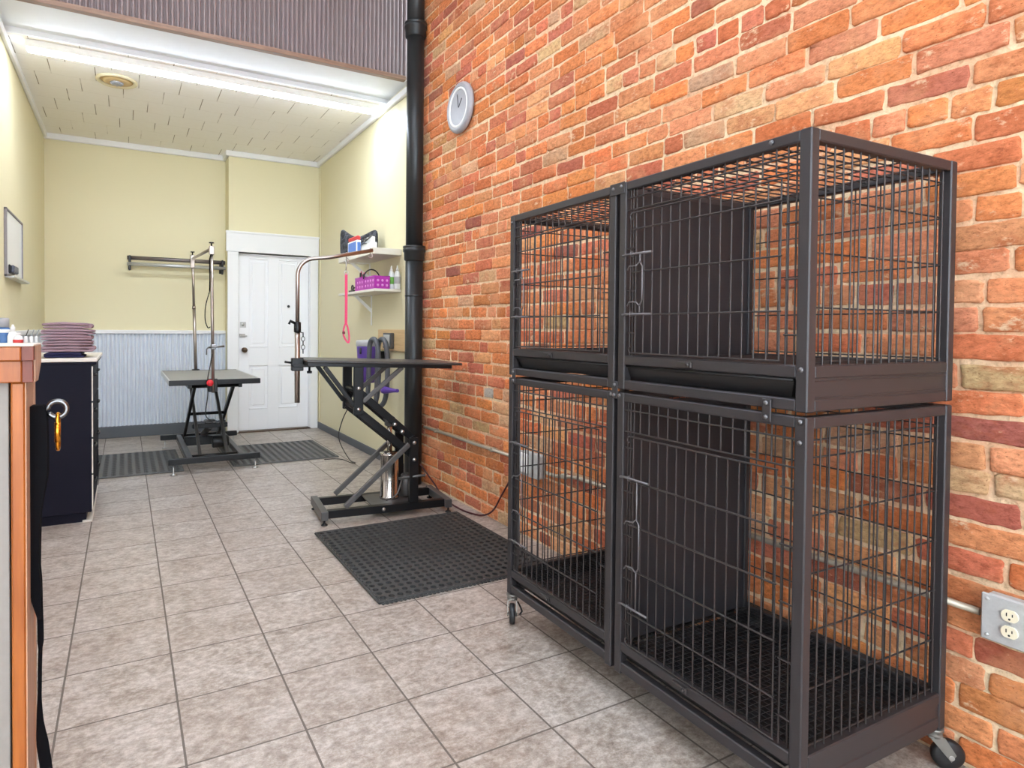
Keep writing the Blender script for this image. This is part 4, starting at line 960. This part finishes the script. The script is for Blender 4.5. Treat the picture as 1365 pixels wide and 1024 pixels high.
for i, x in enumerate((-0.528, -0.500, -0.474)):
    t_ = thing('grooming_comb', (x, 4.55, zc), tl[i], 'comb', 'combs on the black cabinet')
    m = MB(); m.bar((x, 4.55, zc + 0.001), (x - 0.006, 4.55, zc + 0.13), 0.018, 0.010, 0.003, (1, 0, 0)); m.build('grip', mt['white_plastic'], t_)
    m = MB(); m.bar((x - 0.006, 4.55, zc + 0.128), (x + 0.008, 4.55, zc + 0.172), 0.005, 0.004, 0.001, (1, 0, 0)); m.build('blade', mt['steel'] if i else mt['black'], t_)

# ------------------------------------------------------------------ wooden half wall in the foreground
hw = thing('wooden_half_wall', (-0.6, 1.36, 0), 'orange oak half wall with grey panel and dark corner block in the foreground', 'counter')
m = MB(); m.box(-0.235 + 0.06, -0.154, 1.30, 1.43, 0, 1.105, 0.003); m.build('post', mt['oak'], hw)
m = MB(); m.box(-0.1545, -0.1525, 1.302, 1.428, 0, 1.104, 0.0005); m.box(-0.1535, -0.151, 1.395, 1.41, 0, 1.10, 0.001); m.build('post_side', mt['oak_side'], hw, None, 'pale plywood side face')
m = MB(); m.box(-1.3, -0.180, 1.318, 1.41, 0, 1.105, 0.001); m.build('panel', mt['panel'], hw, None, 'grey panel')
m = MB(); m.box(-1.3, -0.157, 1.279, 1.38, 1.143, 1.168, 0.002); m.box(-1.3, -0.157, 1.288, 1.38, 1.105, 1.1435, 0.002); m.build('top_board', mt['oak'], hw)
m = MB(); m.box(-0.1568, -0.139, 1.279, 1.30, 1.143, 1.168, 0.001); m.build('corner_block', mt['oak_dark'], hw, None, 'dark red-brown corner block')
m = MB(); m.box(-0.1568, -0.141, 1.288, 1.30, 1.105, 1.1435, 0.001); m.build('lower_block', mt['oak_dark'], hw, None, 'darker lower corner block')
m = MB(); m.extrude([(-0.1568, 1.30, 1.168), (-0.1568, 1.30, 1.105), (-0.1568, 1.34, 1.105), (-0.1568, 1.385, 1.135), (-0.1568, 1.385, 1.168)], (0.018, 0, 0)); m.build('end_board', mt['oak_side'], hw, None, 'pale end board')
m = MB(); m.box(-1.3, -0.1388, 1.276, 1.387, 1.168, 1.1715, 0.001); m.build('cap', mt['counter'], hw)

# eye bolt, carabiner and black lead hung on the half wall
eb = thing('eye_bolt', (-0.113, 1.36, 1.05), 'bright steel eye bolt sticking out of the half wall', 'hook')
m = MB(); m.tube([(-0.155, 1.36, 1.048), (-0.129, 1.36, 1.049)] + [tuple(q) for q in arc((-0.1115, 1.36, 1.0485), 0.0150, PI * 0.93, -PI * 0.86, 22, (1, 0, 0), (0, 0, 1))], 0.0046, 10); m.build('eye', mt['steel'], eb)
ca = thing('carabiner', (-0.111, 1.36, 1.0), 'small gold carabiner hanging from the eye bolt', 'carabiner')
m = MB(); cz = 1.0065; cxx = -0.1105
pts = []
for i in range(24):
    a = 2 * PI * i / 24; q = (math.cos(a), math.sin(a)); pts.append((cxx, 1.36 + 0.0095 * q[0], cz + 0.0125 * q[1] + (0.0205 if q[1] > 0.01 else -0.0205 if q[1] < -0.01 else 0)))
m.tube(pts, 0.0036, 8, True); m.build('frame', mt['gold'], ca)
m = MB(); m.tube([(cxx, 1.351, cz - 0.018), (cxx, 1.351, cz + 0.018)], 0.0052, 8); m.build('gate', mt['gold'], ca)
ld = thing('dog_lead', (-0.14, 1.365, 1.0), 'black webbing dog lead hung down the end of the half wall', 'leash')
m = MB()
prof = [(1.058, -0.1500, -0.1335), (1.052, -0.1575, -0.1285), (1.03, -0.158, -0.1265), (0.98, -0.158, -0.1255), (0.93, -0.158, -0.1260), (0.885, -0.1575, -0.1330), (0.86, -0.157, -0.1370), (0.80, -0.1555, -0.1385), (0.76, -0.155, -0.1390), (0.73, -0.1545, -0.1370), (0.70, -0.1510, -0.1365), (0.665, -0.1415, -0.1365)]
poly = [(a, 1.357, z) for z, a, b in prof] + [(b, 1.357, z) for z, a, b in reversed(prof)]
for off, thk in ((1.345, 0.006), (1.353, 0.007), (1.362, 0.006)):
    m.extrude([(p_[0] + (off - 1.353) * 0.06, off, p_[2]) for p_ in poly], (0, thk - 0.001, 0))
m.build('handle_loop', mt['black_web'], ld)
m = MB(); webbing(m, smooth_path([(-0.140, 1.355, 0.70), (-0.1385, 1.355, 0.63), (-0.1400, 1.355, 0.56), (-0.1395, 1.352, 0.47), (-0.130, 1.345, 0.39), (-0.116, 1.33, 0.28), (-0.10, 1.31, 0.15), (-0.09, 1.30, 0.012)], 6), [0.010] * 8 + [0.006] * 8 + [0.008, 0.010, 0.012, 0.015, 0.018, 0.020], 0.003, (0.8, 0.6, 0.0)); m.build('strap', mt['black_web'], ld)

# ------------------------------------------------------------------ shelves and their contents
def shelf(z0, z1, y0, y1, x0, label, by):
    s_ = thing('wall_shelf', (W, (y0 + y1) / 2, z0), label, 'shelf')
    m = MB(); m.box(x0, W, y0, y1, z0, z1, 0.003); m.build('board', mt['shelf'], s_)
    m = MB(); m.box(W - 0.006, W, by - 0.012, by + 0.012, z0 - 0.28, z0, 0.001); m.box(x0 + 0.04, W, by - 0.012, by + 0.012, z0 - 0.006, z0, 0.001)
    m.extrude([(x0 + 0.06, by - 0.003, z0 - 0.005), (W - 0.006, by - 0.003, z0 - 0.16), (W - 0.006, by - 0.003, z0 - 0.12), (x0 + 0.10, by - 0.003, z0 - 0.005)], (0, 0.006, 0)); m.build('bracket', mt['white_plastic'], s_)
shelf(1.82, 1.872, 4.815, 5.74, 1.80, 'thick white wall shelf beside the drain pipe, upper of two', 5.58)
shelf(1.512, 1.535, 4.825, 5.80, 1.82, 'thin white wall shelf holding the purple basket', 5.53)
# neck pillow on the upper shelf
pl = MB(); n = 28; vs = []; fs = []; ringn = 12
A_, B_ = Vector((1.985, 5.20, 0)), Vector((1.845, 5.80, 0)); nrm = Vector((-(B_ - A_).y, (B_ - A_).x, 0)).normalized()
for i in range(n + 1):
    t = i / n; c_ = A_.lerp(B_, t)
    top = 2.05 + (0.05 if t < 0.5 else 0.13) * abs(2 * t - 1) ** 1.5; e = min(1.0, math.sqrt(max(0.0, 1 - abs(2 * t - 1) ** 9)) + 0.05); bot = 1.8735
    hz_ = (top - bot) / 2 * (0.55 + 0.45 * e)
    for q in range(ringn):
        a = 2 * PI * q / ringn; ca_, sa_ = math.cos(a), math.sin(a)
        o_ = c_ + nrm * (0.034 * e * math.copysign(abs(ca_) ** 0.8, ca_)); vs.append((o_.x, o_.y, (top + bot) / 2 + hz_ * math.copysign(abs(sa_) ** 0.6, sa_)))
for i in range(n):
    for q in range(ringn):
        q2 = (q + 1) % ringn; fs.append((i * ringn + q, i * ringn + q2, (i + 1) * ringn + q2, (i + 1) * ringn + q))
fs += [list(range(ringn))[::-1], [n * ringn + q for q in range(ringn)]]
pl.add(vs, fs, True); tag(pl.build('neck_pillow', mt['pillow'], None, (1.93, 5.46, 1.873)), 'grey patterned butterfly-shaped pillow standing on the upper shelf', 'pillow')
bx = thing('blue_carton', (1.86, 5.38, 1.872), 'blue and white packet with red top before the grey pillow', 'packet')
m = MB(); m.box(1.806, 1.846, 5.23, 5.48, 1.872, 1.985, 0.004); m.build('body', mt['white_plastic'], bx)
m = MB(); m.box(1.8045, 1.807, 5.25, 5.46, 1.882, 1.972, 0.001); m.box(1.81, 1.842, 5.2285, 5.231, 1.882, 1.965, 0.001); m.build('label', mt['blue'], bx)
m = MB(); m.box(1.807, 1.845, 5.235, 5.475, 1.985, 2.025, 0.010); m.build('lid', mt['red'], bx)
wt = thing('tool_tub', (1.87, 5.08, 1.872), 'white tub of dark-handled tools near the open end of the upper shelf', 'tub')
m = MB(); m.box(1.835, 1.90, 4.97, 5.20, 1.872, 1.94, 0.008); m.box(1.86, 1.90, 5.02, 5.20, 1.94, 1.995, 0.006); m.build('body', mt['clear'], wt)
m = MB()
m.tube([(1.832, 5.19, 1.935), (1.832, 5.08, 1.955), (1.835, 4.93, 1.985)], 0.007, 8)
m.build('tool_shaft', mt['steel'], wt)
m = MB(); m.tube(arc((1.831, 5.15, 1.955), 0.018, 0, 2 * PI, 12, (0, 1, 0), (0, 0, 1))[:-1], 0.005, 6, True); m.tube(arc((1.831, 5.08, 1.975), 0.018, 0, 2 * PI, 12, (0, 1, 0), (0, 0, 1))[:-1], 0.005, 6, True); m.tube([(1.832, 5.15, 1.94), (1.832, 5.06, 1.935)], 0.004, 6); m.build('scissors', mt['black'], wt)
# purple basket
bk = thing('tote_basket', (1.90, 5.1, 1.535), 'purple plastic tote basket with holes and arched handle on the shelf', 'basket')
def tub(x0, x1, y0, y1, z0, z1, t=0.004):
    m = MB(); s_ = 0.008
    m.box(x0 + s_, x1 - s_, y0 + s_, y1 - s_, z0, z0 + 0.004)
    for a, b in (((x0, y0), (x1, y0)), ((x1, y0), (x1, y1)), ((x1, y1), (x0, y1)), ((x0, y1), (x0, y0))):
        m.bar((a[0], a[1], (z0 + z1) / 2), (b[0], b[1], (z0 + z1) / 2), t, z1 - z0, 0.001)
    m.tube([(x0, y0, z1), (x1, y0, z1), (x1, y1, z1), (x0, y1, z1)], 0.006, 6, True); return m
tub(1.832, 1.965, 4.85, 5.10, 1.536, 1.640).build('tub', mt['magenta'], bk)
tub(1.832, 1.965, 5.108, 5.34, 1.536, 1.648).build('tub', mt['magenta'], bk)
m = MB(); m.tube(arc((1.90, 5.104, 1.63), 0.075, 0, PI, 14, (1, 0, 0), (0, 0, 1.15)), 0.006, 8); m.build('handle', mt['black'], bk)
m = MB()
for y0 in (4.885, 4.945, 5.005, 5.065, 5.15, 5.21, 5.27):
    for z in (1.565, 1.605): m.lathe([(0.012, 0), (0.012, 0.0012), (0, 0.0014)], (1.8302, y0, z), (-1, 0, 0), 12)
for x in (1.86, 1.90, 1.94):
    for z in (1.565, 1.605): m.lathe([(0.011, 0), (0.011, 0.0012), (0, 0.0014)], (x, 4.8482, z), (0, -1, 0), 12)
m.build('hole_pattern', mt['magenta_hole'], bk)
for i, (y, h, lab) in enumerate(((5.29, 0.06, 'pink brush standing tallest in the purple basket'), (5.22, 0.045, 'pink brush with dark bristles leaning in the purple basket'))):
    b_ = thing('grooming_brush', (1.88, y, 1.60), lab, 'brush')
    m = MB(); m.bar((1.88, y, 1.545), (1.875, y + 0.015, 1.655 + h), 0.022, 0.010, 0.004, (0, 1, 0)); m.build('handle', M('coral_plastic', (224, 120, 140), 0.5), b_)
    m = MB(); m.box(1.862, 1.874, y - 0.002, y + 0.026, 1.655, 1.64 + h, 0.003); m.build('bristles', mt['black'], b_)
cl = thing('spool_clip', (1.85, 5.46, 1.535), 'small black ring-handled clip at the far end of the lower shelf', 'clip')
m = MB(); m.box(1.832, 1.868, 5.39, 5.53, 1.535, 1.552, 0.004); m.build('base', mt['black'], cl)
m = MB(); m.tube(arc((1.85, 5.47, 1.575), 0.024, 0, 2 * PI, 14, (0, 1, 0), (0, 0, 1))[:-1], 0.006, 6, True); m.tube([(1.85, 5.50, 1.56), (1.85, 5.40, 1.575)], 0.006, 6); m.build('ring', mt['black'], cl)
spray = [(0.026, 0), (0.028, 0.006), (0.028, 0.11), (0.020, 0.145), (0.012, 0.155)]
for i, (x, y, bm, lab) in enumerate(((2.002, 4.90, mt['green'], 'white bottle with a green label beside the purple basket'), (2.028, 4.975, mt['grey_plastic'], 'white bottle with grey label standing behind the green-labelled bottle'), (2.029, 4.838, mt['grey_plastic'], 'clear bottle half hidden by the drain pipe'))):
    bottle('spray_bottle', x, y, 1.5355, spray, mt['clear'], mt['white_plastic'], lab, (0.045, 0.105, 0.0283), bm, [(0.012, 0.153), (0.012, 0.17), (0.007, 0.175), (0.005, 0.20), (0, 0.202)], 'bottles on the lower shelf')
# wooden board with a grey switch
wbd = thing('mounting_board', (W, 5.0, 1.1), 'pale wooden board with a grey socket screwed to the wall by the pipe', 'board')
m = MB(); m.box(W - 0.02, W, 4.62, 5.31, 1.01, 1.195, 0.003); m.build('plank', mt['pale_wood'], wbd)
m = MB(); m.box(W - 0.055, W - 0.02, 4.92, 5.10, 1.03, 1.165, 0.005); s_ = m.build('socket_box', mt['grey_metal'], wbd)
m = MB(); m.box(W - 0.058, W - 0.055, 4.94, 5.08, 1.05, 1.15, 0.002); m.build('face_plate', mt['alu'], s_)
# purple dryer hung on the wall under the shelves
dr = thing('pet_dryer', (1.92, 5.05, 0.72), 'purple pet dryer with grey lid and hoses hanging below the shelves', 'dryer')
m = MB(); m.lathe([(0.065, 0.73), (0.082, 0.76), (0.098, 1.03), (0.099, 1.05)], (1.875, 5.12, 0), n=28); m.build('body', mt['purple'], dr)
m = MB(); m.lathe([(0.101, 1.048), (0.104, 1.055), (0.104, 1.09), (0.096, 1.10), (0.0, 1.104)], (1.875, 5.12, 0), n=28); m.build('lid', mt['grey_plastic'], dr)
m = MB(); m.tube(arc((1.785, 5.06, 0.985), 0.045, 0, PI, 12, (0.35, 1, 0), (0, 0, 1)), 0.009, 8); m.build('carry_handle', mt['black'], dr)
m = MB(); m.box(1.93, W - 0.001, 5.14, 5.20, 0.90, 1.0, 0.003); m.build('wall_bracket', mt['black_metal'], dr)
for dx in (0, 0.055):
    m = MB(); m.tube(smooth_path([(1.80 + dx, 4.93 - dx, 0.56), (1.80 + dx, 4.90 - dx, 0.75), (1.80 + dx, 4.885 - dx, 0.98), (1.80 + dx, 4.86 - dx, 1.085), (1.81 + dx, 4.80 - dx, 1.115), (1.82 + dx, 4.745 - dx, 1.06), (1.83 + dx, 4.74 - dx, 0.86), (1.83 + dx, 4.78 - dx, 0.64), (1.81 + dx, 4.84 - dx, 0.56), (1.80 + dx, 4.93 - dx, 0.56)], 6), 0.021, 10); m.build('hose', mt['hose'], dr)
m = MB(); m.lathe([(0.028, 0), (0.030, 0.03), (0.018, 0.12), (0.014, 0.17), (0.014, 0.2)], (1.86, 4.72, 0.70), (0.25, -1, 0.05), 14); m.build('nozzle', mt['purple'], dr)

# ------------------------------------------------------------------ camera
yaw, pitch, roll = 0.4891, -0.0186, 0.0081
fw = Vector((math.sin(yaw) * math.cos(pitch), math.cos(yaw) * math.cos(pitch), math.sin(pitch)))
rt = Vector((math.cos(yaw), -math.sin(yaw), 0)); up = rt.cross(fw)
r2 = rt * math.cos(roll) + up * math.sin(roll); u2 = -rt * math.sin(roll) + up * math.cos(roll)
cam = bpy.data.cameras.new('camera'); co = bpy.data.objects.new('camera', cam); COL.objects.link(co)
co.matrix_world = Matrix(((r2.x, u2.x, -fw.x, 0.0), (r2.y, u2.y, -fw.y, 0.0), (r2.z, u2.z, -fw.z, 3.6472 * 0.33), (0, 0, 0, 1)))
cam.sensor_width = 36.0; cam.lens = 823.7068 * 36.0 / 1365.0
cam.shift_x = 77.5271 / 1365.0; cam.shift_y = -57.9844 / 1365.0
cam.clip_start = 0.05; cam.clip_end = 60
S.camera = co

w = bpy.data.worlds.new('world'); S.world = w; w.use_nodes = True
w.node_tree.nodes['Background'].inputs[0].default_value = (0.82, 0.92, 1.0, 1); w.node_tree.nodes['Background'].inputs[1].default_value = 7.0
S.view_settings.view_transform = 'Standard'; S.view_settings.look = 'None'; S.view_settings.gamma = 1.0; S.view_settings.use_curve_mapping = False
S.view_settings.exposure = 0.50
S.cycles.max_bounces = 8; S.cycles.diffuse_bounces = 5; S.cycles.use_denoising = True
for o in S.objects:
    if '_o' in o.keys(): del o['_o']
